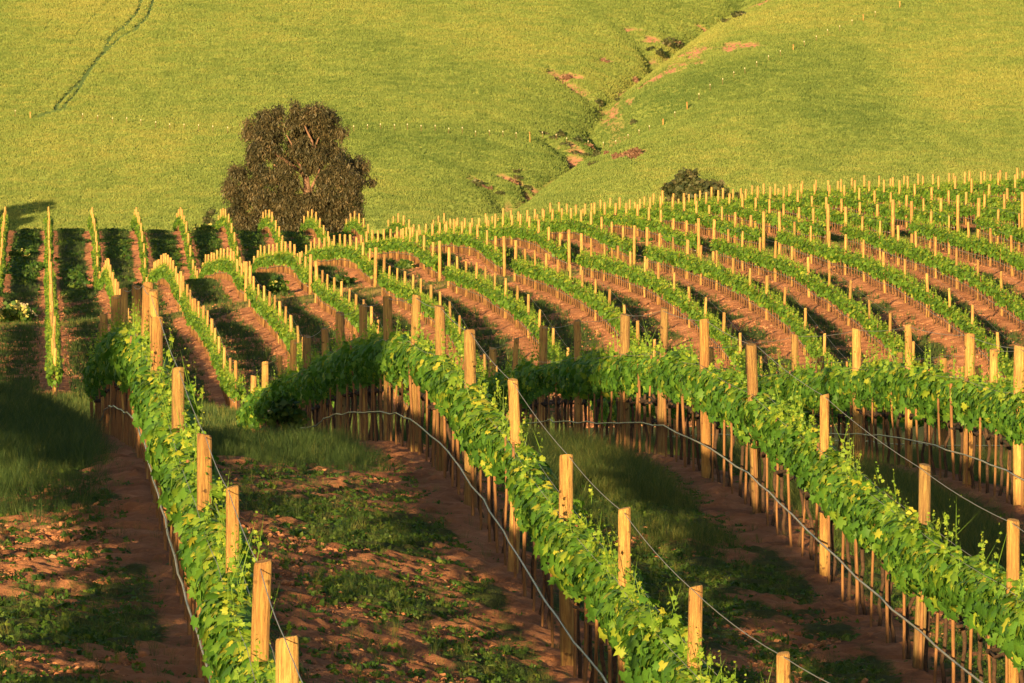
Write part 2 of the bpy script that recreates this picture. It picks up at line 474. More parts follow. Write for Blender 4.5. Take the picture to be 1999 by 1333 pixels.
# vineyard ground: red brown clod soil, with a living cover where the "cover" value says so
M_GROUND, nt, b = new_mat("vineyard_soil")
pos = geo_pos(nt)
n1 = noise(nt, 1.3, 8, .65, pos); n2 = noise(nt, 9, 6, .7, pos); n3 = noise(nt, .25, 4, .5, pos)
soil = ramp(nt, [(.3, (.18, .080, .045)), (.5, (.38, .175, .095)), (.72, (.54, .28, .16))], n1.outputs[0])
soil2 = mixc(nt, .5, soil.outputs[0], ramp(nt, [(.3, (.6, .55, .5)), (.7, (1.3, 1.25, 1.2))], n2.outputs[0]).outputs[0], 'MULTIPLY')
green = ramp(nt, [(.3, (.03, .05, .016)), (.6, (.075, .09, .028)), (.8, (.15, .13, .05))], n2.outputs[0])
cv = attr(nt, "cover").outputs["Fac"]
cf = mathn(nt, 'MULTIPLY', mathn(nt, 'SUBTRACT', mathn(nt, 'ADD', cv, n2.outputs[0]), .72), 5.0, clamp=True)
pathc = mixc(nt, attr(nt, "straw").outputs["Fac"], mixc(nt, cf, soil2, green.outputs[0]), (.34, .24, .09))
nt.links.new(pathc, b.inputs["Base Color"]); b.inputs["Roughness"].default_value = .95; b.inputs["Diffuse Roughness"].default_value = 1.0
b.inputs["Specular IOR Level"].default_value = .15
bp = nt.nodes.new("ShaderNodeBump"); bp.inputs["Strength"].default_value = 1.0; bp.inputs["Distance"].default_value = .08
hsum = mathn(nt, 'ADD', n2.outputs[0], n1.outputs[0])
nt.links.new(hsum, bp.inputs["Height"]); nt.links.new(bp.outputs[0], b.inputs["Normal"])

M_HILL, nt, b = new_mat("hill_turf")
pos = geo_pos(nt)
n1 = noise(nt, .06, 5, .6, pos); n2 = noise(nt, .9, 5, .65, pos); n3 = noise(nt, .35, 6, .6, pos)
gr = ramp(nt, [(.3, (.09, .14, .035)), (.5, (.15, .20, .05)), (.72, (.23, .24, .06))], mathn(nt, 'ADD', mathn(nt, 'MULTIPLY', n1.outputs[0], .5), mathn(nt, 'MULTIPLY', n2.outputs[0], .5)))
bare = ramp(nt, [(.3, (.15, .075, .05)), (.6, (.33, .17, .115))], n2.outputs[0])
grt = mixc(nt, attr(nt, "rut").outputs["Fac"], gr.outputs[0], (.06, .10, .035))
nt.links.new(mixc(nt, attr(nt, "bare").outputs["Fac"], grt, bare.outputs[0]), b.inputs["Base Color"])
b.inputs["Roughness"].default_value = .95; b.inputs["Specular IOR Level"].default_value = .1; b.inputs["Diffuse Roughness"].default_value = 1.0
bp = nt.nodes.new("ShaderNodeBump"); bp.inputs["Strength"].default_value = 1.0; bp.inputs["Distance"].default_value = .35
nt.links.new(n3.outputs[0], bp.inputs["Height"]); nt.links.new(bp.outputs[0], b.inputs["Normal"])

# ------------------------------------------------------------------ ground cover: where things grow
def cover_at(X, Y):
    s = lane(X, Y)
    d = np.abs(s - np.round(s)) * 3.05              # metres from the nearest row, 0..1.52
    u = X / np.maximum(Y, 1) * F + 1000
    n = N1.fbm(X + 50, Y * .5, 1.25, 4); nn = N2.fbm(X, Y * .5, 7, 3)
    c_near = np.clip((n - .51 - .03 * sstep(66, 58, Y)) * 6 + .5, 0, 1) * np.clip((nn - .28) * 4, .3, 1)
    c_near = c_near * sstep(.05, .4, d) * .85
    tall = sstep(84, 92, Y + 9 * sstep(330, 150, u) + 6 * sstep(900, 1100, u)) * sstep(.45, .75, d)
    c_near = np.maximum(c_near, tall)
    c2b = sstep(.35, .95, d) * np.clip((n - .34) * 4, .3, 1)
    leftfar = sstep(900, 300, u) * sstep(425, 470, Y) * (.25 + .55 * np.clip((N1.fbm(X, Y * .12, 1.6, 3) - .3) * 3, 0, 1))
    c_far = np.clip(np.maximum(c2b * .8, leftfar * sstep(.62, .85, d)), 0, 1)
    c_near = np.maximum(c_near, sstep(138, 150, Y) * .8)
    c = np.where(Y < 284, c_near, c_far)
    ave = np.exp(-((Y - 399) / 4.5) ** 4)
    c = np.maximum(c, ave * .8)
    c = np.maximum(c, sstep(622, 628, Y))
    return c
def straw_at(X, Y):
    n = N2.fbm(X * .5, Y, 3, 3)
    p = Y - 398 + 1.2 * np.sin(X * .3)
    return .85 * np.exp(-(p / 2.6) ** 2) * sstep(.2, .4, n) 

# ------------------------------------------------------------------ the ground sheet
def grid_mesh(name, Ys, us, extra, zfun, mat, attrs):
    E = np.array(extra, float)
    rows_X = []
    for Y in Ys:
        Yc = max(Y, 36)
        xs = (us - 1000) / F * Yc
        rows_X.append(np.r_[xs[0] - E[::-1], xs, xs[-1] + E])
    X = np.array(rows_X); Yg = np.repeat(np.array(Ys)[:, None], X.shape[1], 1)
    Z = zfun(X.ravel(), Yg.ravel()).reshape(X.shape)
    V = np.stack([X, Yg, Z], -1).reshape(-1, 3)
    ny, nx = X.shape
    i = np.arange(ny - 1)[:, None] * nx; j = np.arange(nx - 1)[None]
    Fq = np.stack([i + j, i + j + 1, i + nx + j + 1, i + nx + j], -1).reshape(-1, 4)
    me = mesh_np(name, V, Fq, [mat], smooth=True)
    for nm, fn in attrs.items():
        at = me.attributes.new(nm, 'FLOAT', 'POINT')
        at.data.foreach_set("value", fn(V[:, 0], V[:, 1]).astype(np.float32))
    return me
def soil_z(X, Y):
    z = ground_z(X, Y)
    near = sstep(165, 140, Y)
    s = lane(X, Y); d = np.abs(s - np.round(s)) * 3.05
    cl = N1.fbm(X, Y, .15, 2) - .5
    lump = np.maximum(N2.fbm(X, Y, .55, 3) - .52, 0)
    z = z + near * (cl * .10 + lump * .14 + .05 * np.exp(-(d / .35) ** 2))
    far = (1 - near) * sstep(640, 620, Y)
    z = z + far * ((N3.fbm(X, Y, 1.0, 2) - .5) * .16 + .05 * np.exp(-(d / .4) ** 2))
    return z
Ys = list(np.arange(-40, 36, 4.0)) + list(np.arange(36, 56, .4)) + list(np.arange(56, 76, .07)) + list(np.arange(76, 122, .11)) + \
     list(np.arange(122, 285, 1.6)) + list(np.arange(285, 625, .32)) + list(np.arange(625, 700, 3.0))
US = np.arange(-900, 2905, 8.5)
EX = [2, 5, 10, 20, 40, 80, 160, 320, 640]
obj("ground", grid_mesh("ground", Ys, US, EX, soil_z, M_GROUND, {"cover": cover_at, "straw": straw_at}), kind="structure")

# ------------------------------------------------------------------ the green hill behind
def to_hill(u, y, y0=1066, y1=1500):
    """first point of the hill seen along a line of sight"""
    Yq = np.arange(y0, y1, .5)
    Xq = (u - 1000) / F * Yq
    dz = z_hill(Xq, Yq) - (YH - y) / F * Yq
    k = np.argmax(dz > 0)
    return Xq[k], Yq[k]
BARE_SPOTS = [(1200, 212, 30, 17), (1225, 196, 16, 6), (1243, 60, 24, 7), (1268, 76, 22, 7), (1105, 152, 30, 9), (1350, 100, 48, 14), (1430, 92, 60, 10),
              (1320, 128, 30, 9), (1238, 300, 32, 12), (1000, 352, 28, 8), (1040, 368, 16, 5), (1125, 328, 22, 6), (1172, 205, 8, 12), (1187, 116, 14, 5),
              (1240, 155, 12, 8), (1280, 150, 40, 8), (1490, 5, 40, 6), (1180, 235, 10, 8), (1370, 55, 14, 5)]
BARE_W = []
for (u, y, ru, ry) in BARE_SPOTS:
    x0, y0 = to_hill(u, y); _, ya = to_hill(u, y - ry); _, yb = to_hill(u, y + ry)
    BARE_W.append((x0, y0, ru * y0 / F, max(abs(ya - yb) / 2, 1.2)))
def bare_at(X, Y):
    out = np.zeros(np.shape(X))
    wob = (N3.fbm(X, Y * .6, 1.3, 3) - .5) * 3.0
    for (x0, y0, rx, ry) in BARE_W:
        q = ((X - x0) / rx) ** 2 + ((Y - y0) / ry) ** 2 + wob
        out = np.maximum(out, sstep(.9, .3, q))
    r = X - np.interp(Y, GULLY[:, 1], GULLY[:, 0])
    k = N1.fbm(X * .6, Y * .35, 3.0, 3)
    out = np.maximum(out, .9 * sstep(-1.2, -.2, r) * sstep(5.5, 1.0, r) * sstep(.50, .60, k) * sstep(1085, 1110, Y))
    for (p, q) in SIDE[:5]:
        d, t = seg_dist(X, Y, p, q)
        out = np.maximum(out, .8 * sstep(1.6, .6, d) * sstep(.52, .62, N2.fbm(X, Y * .4, 2.4, 3)) * (r < 1))
    return out
TRACKS = [[(300, -5), (290, 30), (262, 60), (232, 75), (205, 100), (180, 132), (150, 180), (122, 212), (75, 226)],
          [(278, -5), (268, 25), (240, 55), (215, 72), (200, 105), (155, 160), (125, 190), (108, 212)],
          [(215, 0), (190, 28), (150, 70), (110, 140), (70, 175)]]
TRACKS_W = [[to_hill(u, max(y, -20)) for u, y in t] for t in TRACKS]
def track_at(X, Y):
    out = np.zeros(np.shape(X))
    for ti, t in enumerate(TRACKS_W):
        for p, q in zip(t[:-1], t[1:]):
            d, _ = seg_dist(X, Y, p, q)
            out = np.maximum(out, sstep(.46, .2, d + .12 * (N1(X, Y, 3.0) - .5)) * (1 if ti < 2 else .5))
    return out
def turf_z(X, Y):
    z = ground_z(X, Y) 
    z = z + sstep(1060, 1080, Y) * ((N2.fbm(X, Y * .7, 2.2, 3) - .5) * .5)
    b_ = bare_at(X, Y)
    return z - .35 * b_ - .18 * track_at(X, Y)
def turf_cut(X, Y):
    z = turf_z(X, Y)
    return np.where(np.asarray(Y) < 690, z - .06, z)
HY = list(np.arange(692, 1064, 12.0)) + list(np.arange(1064, 1320, .6)) + list(np.arange(1320, 1700, 8.0)) + [1800, 2000, 2400, 3000]
obj("hill", grid_mesh("hill", HY, np.r_[np.arange(-900, -60, 14.0), np.arange(-60, 420, 5.0), np.arange(420, 2905, 11.0)], [5, 15, 40, 100, 250, 600], turf_cut, M_HILL, {"bare": bare_at, "rut": track_at}), kind="structure")

# ------------------------------------------------------------------ templates
def blade_template(nb, h, w, spread, curve, seed, seg=2):
    """tuft of nb bent blades, triangles only"""
    r = np.random.default_rng(seed); V = []; Fc = []
    for k in range(nb):
        th = r.random() * 2 * math.pi; rad = r.random() ** .5 * spread
        bx, by = rad * math.cos(th), rad * math.sin(th)
        dth = th + r.normal(0, .8); hh = h * (.55 + .6 * r.random()); c = curve * (.4 + r.random())
        wx, wy = -math.sin(dth + r.normal(0, .7)) * w / 2, math.cos(dth + r.normal(0, .7)) * w / 2
        o = len(V)
        if seg == 1:
            V += [(bx - wx, by - wy, 0), (bx + wx, by + wy, 0), (bx + math.cos(dth) * c * hh, by + math.sin(dth) * c * hh, hh)]
            Fc += [(o, o + 1, o + 2)]
        else:
            mx, my = bx + math.cos(dth) * c * hh * .3, by + math.sin(dth) * c * hh * .3
            V += [(bx - wx, by - wy, 0), (bx + wx, by + wy, 0), (mx - wx * .8, my - wy * .8, hh * .6), (mx + wx * .8, my + wy * .8, hh * .6),
                  (bx + math.cos(dth) * c * hh, by + math.sin(dth) * c * hh, hh * .97)]
            Fc += [(o, o + 1, o + 3), (o, o + 3, o + 2), (o + 2, o + 3, o + 4)]
    return np.array(V, float), np.array(Fc)
def weed_template(nl, R, h, size, seed):
    """low clump of broad leaves: two triangles per leaf, folded along the rib"""
    r = np.random.default_rng(seed); V = []; Fc = []
    for k in range(nl):
        d = r.normal(0, 1, 3); d[2] = abs(d[2]) * .8 + .1; d /= np.linalg.norm(d)
        p = np.array([d[0] * R, d[1] * R, d[2] * h]) * (.4 + .6 * r.random())
        n = d + r.normal(0, .5, 3); n /= np.linalg.norm(n)
        t = np.cross(n, r.normal(0, 1, 3)); t /= np.linalg.norm(t); s = np.cross(n, t)
        L = size * (.6 + .7 * r.random()); o = len(V)
        V += [tuple(p - t * L / 2), tuple(p + s * L * .33 - n * L * .1), tuple(p + t * L / 2), tuple(p - s * L * .33 - n * L * .1)]
        Fc += [(o, o + 1, o + 2), (o, o + 2, o + 3)]
    return np.array(V), np.array(Fc)
LV = [(0, 0, 0), (.30, -.16, -.03), (.52, .12, -.10), (.36, .30, -.03), (.47, .66, -.12), (.17, .62, -.02), (0, 1.02, -.14), (-.17, .62, -.02), (-.47, .66, -.12), (-.36, .30, -.03), (-.52, .12, -.10), (-.30, -.16, -.03), (0, .38, .07)]
LEAF_V = np.array(LV) - np.array([0, .1, 0]); LEAF_F = np.array([(12, k, (k + 1) % 12) for k in range(12)])
LEAF2_V = np.array([(0, -.1, 0), (.46, .35, -.1), (0, .95, 0), (-.46, .35, -.1)]); LEAF2_F = np.array([(0, 1, 2), (0, 2, 3)])

# ------------------------------------------------------------------ vine rows
def foliage(block, i, y0, y1, dens, size, tv, tf, mat, seed, shoots=0.0, name="foliage"):
    r = np.random.default_rng(seed)
    L = y1 - y0; n = int(L * dens)
    Y = y0 + r.random(n) * L
    wave = N1(Y * .8 + 13 * i, Y * 0 + 3 * i + 40 * block, .9)                 # each vine a little different
    wave2 = N2(Y + 5 * i, Y * 0 + i, 3.0)
    th = r.random(n) * 2 * math.pi
    rad = np.clip(r.normal(.88, .18, n), .2, 1.35)
    hw = (.07 + .11 * wave + .03 * wave2) if block == 1 else (.13 + .06 * wave + .03 * wave2)
    hh = (.11 + .13 * wave) if block == 1 else (.17 + .05 * wave)
    mid = 1.04 if block == 1 else .86
    cx = (N3(Y + 9 * i, Y * 0, 2.0) - .5) * .14
    dx = cx + np.cos(th) * rad * hw
    dz = mid + .05 * (wave2 - .5) + np.sin(th) * rad * hh
    # hanging strands and gaps at the underside
    low = np.sin(th) < -.3
    dz = dz - low * r.random(n) ** 3 * .13
    keep = ~(low & (wave < .35) & (r.random(n) < .6))
    nx, nz = np.cos(th), np.sin(th) * .8
    nrm = np.stack([nx, r.normal(0, .45, n), nz + .25], 1) + r.normal(0, .38, (n, 3))
    tip = np.stack([r.normal(0, .5, n) + nx * .3, r.normal(0, .5, n), -np.ones(n) * .9], 1)
    S = size * (.45 + 1.0 * r.random(n) ** 1.3)
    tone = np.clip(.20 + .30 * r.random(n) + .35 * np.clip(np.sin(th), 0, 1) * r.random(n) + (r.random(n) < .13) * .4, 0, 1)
    Y, dx, dz, nrm, tip, S, tone = [q[keep] for q in (Y, dx, dz, nrm, tip, S, tone)]
    parts = [(Y, dx, dz, nrm, tip, S, tone)]
    ns = int(L * shoots)
    if ns:
        sy = y0 + r.random(ns) * L; sh = .10 + .34 * r.random(ns) ** 2; sx = r.normal(0, .10, ns); lx = np.clip(r.normal(0, .18, ns), -.35, .35); ly = np.clip(r.normal(0, .22, ns), -.4, .4)
        stems_ = (sy, sx, sh, lx, ly)
        for k in range(7):
            f = (k + .5) / 7
            m_ = ns
            parts.append((sy + ly * sh * f + r.normal(0, .009, m_), sx + lx * sh * f + r.normal(0, .009, m_), mid + .2 + sh * f,
                          r.normal(0, 1, (m_, 3)) + np.array([0, 0, .4]), r.normal(0, 1, (m_, 3)), size * (.62 - .45 * f) * (.7 + .5 * r.random(m_)),
                          np.clip(.52 + .36 * r.random(m_), 0, 1)))
    Y, dx, dz, nrm, tip, S, tone = [np.concatenate([p[k] for p in parts]) for k in range(7)]
    X = row_x(block, i, Y) + dx
    Z = ground_z(X * 0 + row_x(block, i, Y), Y) + dz
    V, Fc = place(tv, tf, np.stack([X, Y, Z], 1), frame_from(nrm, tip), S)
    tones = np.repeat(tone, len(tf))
    if ns:                                     # the canes that carry the stray shoots
        sy, sx, sh, lx, ly = stems_
        bx_ = row_x(block, i, sy)
        P0 = np.stack([bx_ + sx, sy, ground_z(bx_, sy) + mid + .14], 1)
        dirv = np.stack([lx, ly, np.ones(ns)], 1)
        wv = .007 if block == 1 else .012
        Vs_, Fs_ = place(LEAF2_V * np.array([1, 1, 0]), LEAF2_F, P0, frame_from(r.normal(0, .3, (ns, 3)) + np.array([0, -1, .2]), dirv), np.stack([np.full(ns, wv), sh * 1.12 + .05, np.full(ns, wv)], 1))
        V, Fc = join([(V, Fc), (Vs_, Fs_)])
        tones = np.r_[tones, np.full(len(Fs_), .55)]
    return mesh_np(name, V, Fc, [mat], {"tone": tones})

def trunk_mesh(seed):
    r = np.random.default_rng(seed); pts = []
    x = y = 0
    for k in range(9):
        z = -.05 + k * .10
        pts.append((x, y, z)); x += r.normal(0, .014); y += r.normal(0, .02)
    rad = np.array([.024, .020, .018, .017, .016, .017, .018, .02, .015])
    parts = [tube(pts, rad, 7)]
    top = pts[-2]
    for sgn in (-1, 1):                       # the two arms along the wire
        arm = [(top[0], top[1] + sgn * .02, top[2] - .02)] + [(top[0] + r.normal(0, .015), top[1] + sgn * (.12 + .11 * k), top[2] + .03 + r.normal(0, .012)) for k in range(5)]
        parts.append(tube(arm, np.linspace(.02, .012, 6), 6))
    V, Fc = join(parts)
    return mesh_np("trunk", V, Fc, [M_BARK], smooth=True)
TRUNKS = [trunk_mesh(50 + k) for k in range(7)]

ORD = ["first", "second", "third", "fourth", "fifth", "sixth", "seventh", "eighth", "ninth", "tenth", "eleventh", "twelfth", "thirteenth", "fourteenth",
       "fifteenth", "sixteenth", "seventeenth", "eighteenth", "nineteenth", "twentieth", "twenty-first", "twenty-second", "twenty-third", "twenty-fourth", "twenty-fifth",
       "twenty-sixth", "twenty-seventh", "twenty-eighth", "twenty-ninth", "thirtieth"]
VINE_STEP = 1.22
B1_ROWS = list(range(-2, 6))
B1_NAME = {-2: "the second row beyond the left edge", -1: "the row just beyond the left edge", 0: "the leftmost foreground row", 1: "the second foreground row", 2: "the third foreground row",
           3: "the fourth foreground row", 4: "the fifth row behind the fourth foreground row", 5: "the sixth row behind the fourth foreground row"}
ROW_LOOK = {-2: "green vine row far out to the left of the foreground", -1: "green vine row out to the left, shading the bare path beside the leftmost row",
            0: "yellow-tipped leafy vine row running down the left foreground to its crest", 1: "long leafy vine row from the bottom right centre up over the foreground crest",
            2: "leafy vine row crossing the right foreground, third row from the left", 3: "leafy vine row level along the right edge, fourth foreground row",
            4: "mostly hidden vine row just behind the fourth foreground row", 5: "hidden vine row behind the fifth foreground row"}
def end_y(i): return 117 if i <= 0 else 148
for i in B1_ROWS:
    seen = 0 <= i <= 3
    y0, y1 = 28.0, end_y(i)
    root = empty("grapevine_row", (float(row_x(1, i, 90)), 90, float(ground_z(row_x(1, i, 90), 90))), label=ROW_LOOK[i], cat="vine row", group="vine rows of the foreground block")
    def tochild(o):
        o.parent = root; o.matrix_parent_inverse = root.matrix_world.inverted()
    inv = tuple(-v for v in root.location)
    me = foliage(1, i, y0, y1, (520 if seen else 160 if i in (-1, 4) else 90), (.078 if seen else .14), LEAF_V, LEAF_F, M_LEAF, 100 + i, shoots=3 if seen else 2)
    o = obj("foliage", me, parent=root); o.location = inv
    ys = np.arange(y0 + .4, y1, VINE_STEP)
    if seen:
        vis = [y for y in ys if y > (38 if i == 0 else 48 if i == 1 else 58 if i == 2 else 80)][:100]
        for k, y in enumerate(vis):
            y = y + RNG.normal(0, .06); x = float(row_x(1, i, y))
            t = bpy.data.objects.new("trunk", TRUNKS[(k * 3 + i) % 7]); link(t, parent=root)
            t.location = (x + inv[0] + .03, y + inv[1] + .05, float(ground_z(x, y)) + inv[2])
            t.rotation_euler = (0, 0, 3.14 * (k % 2) + RNG.normal(0, .1))

def far_trunks(block, i, y0, y1):
    ys = np.arange(y0 + .5, y1, VINE_STEP); n = len(ys)
    V, Fc = tube([(0, 0, -.05), (.01, .02, .3), (-.01, -.01, .5), (.01, .01, .8)], [.035, .028, .028, .03], 4)
    x = row_x(block, i, ys)
    C = np.stack([x + .05, ys + .06, ground_z(x, ys)], 1)
    V, Fc = place(V, Fc, C, rot_z(RNG.random(n) * 6), np.ones(n))
    return mesh_np("trunks", V, Fc, [M_BARK])
def nth(k): return ORD[k]
B2_ROWS = list(range(-2, 17))
for j in B2_ROWS:
    y0, y1 = 284.0, 394.4
    root = empty("grapevine_row", (float(row_x(2, j, 340)), 340, float(ground_z(row_x(2, j, 340), 340))),
                 label="curving vine row on the middle slope, %s from the left of its block" % nth(j + 2), cat="vine row", group="vine rows on the middle slope")
    inv = tuple(-v for v in root.location)
    o = obj("foliage", foliage(2, j, y0, y1, 125, .15, LEAF2_V, LEAF2_F, M_LEAF_FAR, 300 + j, shoots=3), parent=root); o.location = inv
    o = obj("trunks", far_trunks(2, j, y0, y1), parent=root, kind="stuff"); o.location = inv
B3_ROWS = list(range(-2, 21))
def b3_end(j): return 616 if j <= 9 else max(530, 616 - (j - 9) * 12)
for j in B3_ROWS:
    y0, y1 = 403.6, b3_end(j)
    root = empty("grapevine_row", (float(row_x(2, j, 450)), 450, float(ground_z(row_x(2, j, 450), 450))),
                 label="distant vine row beyond the cross track, %s from the left of the far block" % nth(j + 2), cat="vine row", group="vine rows of the far block")
    inv = tuple(-v for v in root.location)
    o = obj("foliage", foliage(2, j, y0, y1, 92, .17, LEAF2_V, LEAF2_F, M_LEAF_FAR, 400 + j, shoots=2), parent=root); o.location = inv
    o = obj("trunks", far_trunks(2, j, y0, y1), parent=root, kind="stuff"); o.location = inv

# ------------------------------------------------------------------ posts
def post_mesh(seed, rad, height, name="trellis_post", sides=14):
    r = np.random.default_rng(seed)
    hs = [-.15, 0, .25, .6, .95, 1.3, 1.55, height - .05, height - .012, height]
    rr = [1.06, 1.05, 1.02, 1.0, .99, .98, .97, .965, .945, .86]
    th = np.arange(sides) * 2 * math.pi / sides
    lump = 1 + .035 * np.cos(2 * th + r.random() * 6) + .025 * np.cos(3 * th + r.random() * 6) - .07 * np.exp(-((th - r.random() * 6) / .16) ** 2)
    V = []; bx, by = r.normal(0, .006, 2)
    for h, q in zip(hs, rr):
        k = h / height
        ox, oy = bx * math.sin(3 * k) * 2, by * math.sin(2.5 * k) * 2
        for a_, l in zip(th, lump):
            V.append((ox + rad * q * l * math.cos(a_), oy + rad * q * l * math.sin(a_), h + (.010 * math.cos(a_ + seed) if h == hs[-1] or h == hs[-2] else 0)))
    Fc = []
    for a_ in range(len(hs) - 1):
        for k in range(sides):
            Fc.append((a_ * sides + k, a_ * sides + (k + 1) % sides, (a_ + 1) * sides + (k + 1) % sides, (a_ + 1) * sides + k))
    top = (len(hs) - 1) * sides
    V.append((0, 0, height + .003)); c = len(V) - 1
    for k in range(0, sides, 2):
        Fc.append((c, top + k, top + (k + 1) % sides, top + (k + 2) % sides))
    me = mesh_np(name, np.array(V), np.array(Fc), [M_POST], smooth=True)
    sm = np.ones(len(Fc), dtype=bool); sm[-(sides // 2):] = False; sm[-(sides // 2) - sides:-(sides // 2)] = False
    me.polygons.foreach_set("use_smooth", sm)
    return me
POSTS = [post_mesh(k, rd, 1.72) for k, rd in enumerate((.050, .056, .047, .060, .053, .045, .057))]
ENDPOSTS = [post_mesh(20 + k, .076, 1.98) for k in range(3)]
NPOST = 0
far_posts = []          # (x, y, z, rot, sx, sz): those past the three hundred largest
def add_post(block, i, Y, top=None, label=None, group=None, end=False, x=None):
    global NPOST
    X = float(row_x(block, i, Y)) if x is None else x
    zg = float(ground_z(X, Y))
    base = 1.98 if end else 1.72
    h = 1.72 + RNG.normal(0, .035) if top is None else min(max(top - zg, 1.5), 2.0)
    if end: h = 1.95 + RNG.normal(0, .03)
    rz = RNG.random() * 6.28; wd = 1 + RNG.normal(0, .06)
    tx, ty = RNG.normal(0, .016), RNG.normal(0, .018)
    if label is None:
        far_posts.append((X, Y, zg, rz, (.076 if end else .062) * wd, h)); return
    ms = ENDPOSTS if end else POSTS
    o = bpy.data.objects.new("trellis_post", ms[NPOST % len(ms)])
    o.location = (X, Y, zg); o.rotation_euler = (ty, tx, rz); o.scale = (wd, wd, h / base)
    link(o, label=label, cat="post", group=group)
    NPOST += 1

B1_POSTS = {}
for i in B1_ROWS:
    ys = []
    if i in B1 and len(B1[i]) > 3:
        for (x, y) in B1[i]:
            D = c1(i) * F / (x - V1); ys.append((D, (YH - y) / F * D))
        first, last = ys[0][0], ys[-1][0]
        pre = [(q, None) for q in np.arange(first - 6.1, 27, -6.1)][::-1]
        post = [(q, None) for q in np.arange(last + 6.1, end_y(i), 6.1)]
        nf = len(pre)
        ys = pre + ys + post
    else:
        nf = 0
        off = {-2: 1.5, -1: 4.0, 4: 3.2, 5: .8}.get(i, 2)
        ys = [(q, None) for q in np.arange(28 + off, end_y(i), 6.1)]
    B1_POSTS[i] = [q for q, _ in ys]
    for k, (D, top) in enumerate(ys):
        rel = k - nf
        if 0 <= i <= 3:
            if rel >= 0: lab = "round wooden post, %s from the front in %s" % (ORD[rel], B1_NAME[i])
            else: lab = "round wooden post below the frame in %s, %s towards the camera" % (B1_NAME[i], ORD[-rel - 1])
        else:
            lab = "wooden post, %s from the front in %s" % (ORD[k], B1_NAME[i])
        add_post(1, i, D, top, lab, "trellis posts of the foreground rows")
for j in B2_ROWS:
    if j in B2:
        ds = sorted(c2(j) * F / (x - V2) for x, y in B2[j])
    else: ds = []
    ys = [394.6]
    while ys[-1] > 293: ys.append(ys[-1] - 8.2 + RNG.normal(0, .25))
    for k, Y in enumerate(ys):
        vis = -220 < (row_x(2, j, Y)) / Y * F + 1000 < 2150
        add_post(2, j, Y, None, ("orange-lit wooden post on the middle slope, %s downhill from the track in its %s row" % (ORD[k], ORD[j + 2])) if vis else None,
                 "trellis posts on the middle slope", end=(k == 0))
for j in B3_ROWS:
    Y = 403.4; k = 0
    while Y < b3_end(j):
        vis = -60 < (row_x(2, j, Y)) / Y * F + 1000 < 2030
        lab = None
        if vis and NPOST < 300 and k == 0:
            lab = "tall end post at the far side of the cross track, heading the %s row of the far block" % ORD[j + 2]
        add_post(2, j, Y, None, lab, "end posts along the cross track", end=(k == 0))
        Y += 8.4 + RNG.normal(0, .3) if k else 7.6; k += 1
# the remaining posts of the far block, past the three hundred that show largest
V0, F0 = tube([(0, 0, -.1), (0, 0, .8), (0, 0, .985), (0, 0, 1)], [1.04, 1, .97, .85], 8)
fp = np.array(far_posts)
V, Fc = place(V0, F0, fp[:, :3], lean(rot_z(fp[:, 3]), .012, RNG), np.stack([fp[:, 4], fp[:, 4], fp[:, 5]], 1))
obj("distant_trellis_posts", mesh_np("distant_trellis_posts", V, Fc, [M_POST]), kind="stuff", label="many distant yellow-lit trellis posts over the far block", cat="posts", group="posts of the far block")

# ------------------------------------------------------------------ vine stakes
def stake_mesh(seed, h=1.15, w=.021, name="vine_stake"):
    r = np.random.default_rng(seed); V = []
    hs = [-.1, .3, .7, h]
    for q in hs:
        ox, oy = r.normal(0, .004, 2)
        for k in range(6):
            a_ = k * math.pi / 3
            V.append((ox + w * math.cos(a_) * (1 + r.normal(0, .06)), oy + w * math.sin(a_) * (1 + r.normal(0, .06)), q))
    Fc = [(a_ * 6 + k, a_ * 6 + (k + 1) % 6, a_ * 6 + 6 + (k + 1) % 6, a_ * 6 + 6 + k) for a_ in range(3) for k in range(6)]
    Fc += [(18, 19, 20, 21), (18, 21, 22, 23)]
    return mesh_np(name, np.array(V), np.array(Fc), [M_STAKE])
STAKES = [stake_mesh(k, 1.0 + .05 * k, .0120 + .0018 * (k % 4)) for k in range(6)]
far_stakes = []; cand = []
for i in B1_ROWS:
    ps = np.array(B1_POSTS[i])
    for y in np.arange(28.4, end_y(i), VINE_STEP):
        y = y + RNG.normal(0, .07); x = float(row_x(1, i, y)) - .035
        u = x / y * F + 1000
        if 0 <= i <= 3 and -20 < u < 2020 and y > (47 if i == 0 else 60): cand.append((y, x, i))
        else: far_stakes.append((x, y))
cand.sort(); ns = {}
for n_, (y, x, i) in enumerate(cand):
    if n_ >= 300: far_stakes.append((x, y)); continue
    ps = np.array(B1_POSTS[i]); k = int((ps < y).sum()) - 1
    key = (i, k); ns[key] = ns.get(key, 0) + 1
    firstvis = next(q for q, D in enumerate(B1_POSTS[i]) if row_x(1, i, D) / D * F + 1000 < 2010 and D > 43)
    nf = {0: 0}.get(i, 0)
    rel = k - sum(1 for D in B1_POSTS[i] if D < (c1(i) * F / (B1[i][0][0] - V1)) - .01)
    where = ("beyond the %s post" % ORD[rel]) if rel >= 0 else ("nearer than the first post")
    lab = "thin wooden stake, %s %s in %s" % (ORD[ns[key] - 1], where, B1_NAME[i])
    o = bpy.data.objects.new("vine_stake", STAKES[n_ % 6]); o.location = (x, y, float(ground_z(x, y)))
    o.rotation_euler = (RNG.normal(0, .025), RNG.normal(0, .02), RNG.random() * 6)
    link(o, label=lab, cat="stake", group="vine stakes of the foreground rows")
for j in B2_ROWS:
    for y in np.arange(284.5, 394, VINE_STEP): far_stakes.append((float(row_x(2, j, y)) - .05, y + RNG.normal(0, .1)))
for j in B3_ROWS:
    for y in np.arange(404.5, b3_end(j), VINE_STEP): far_stakes.append((float(row_x(2, j, y)) - .05, y + RNG.normal(0, .1)))
fs = np.array(far_stakes); n = len(fs)
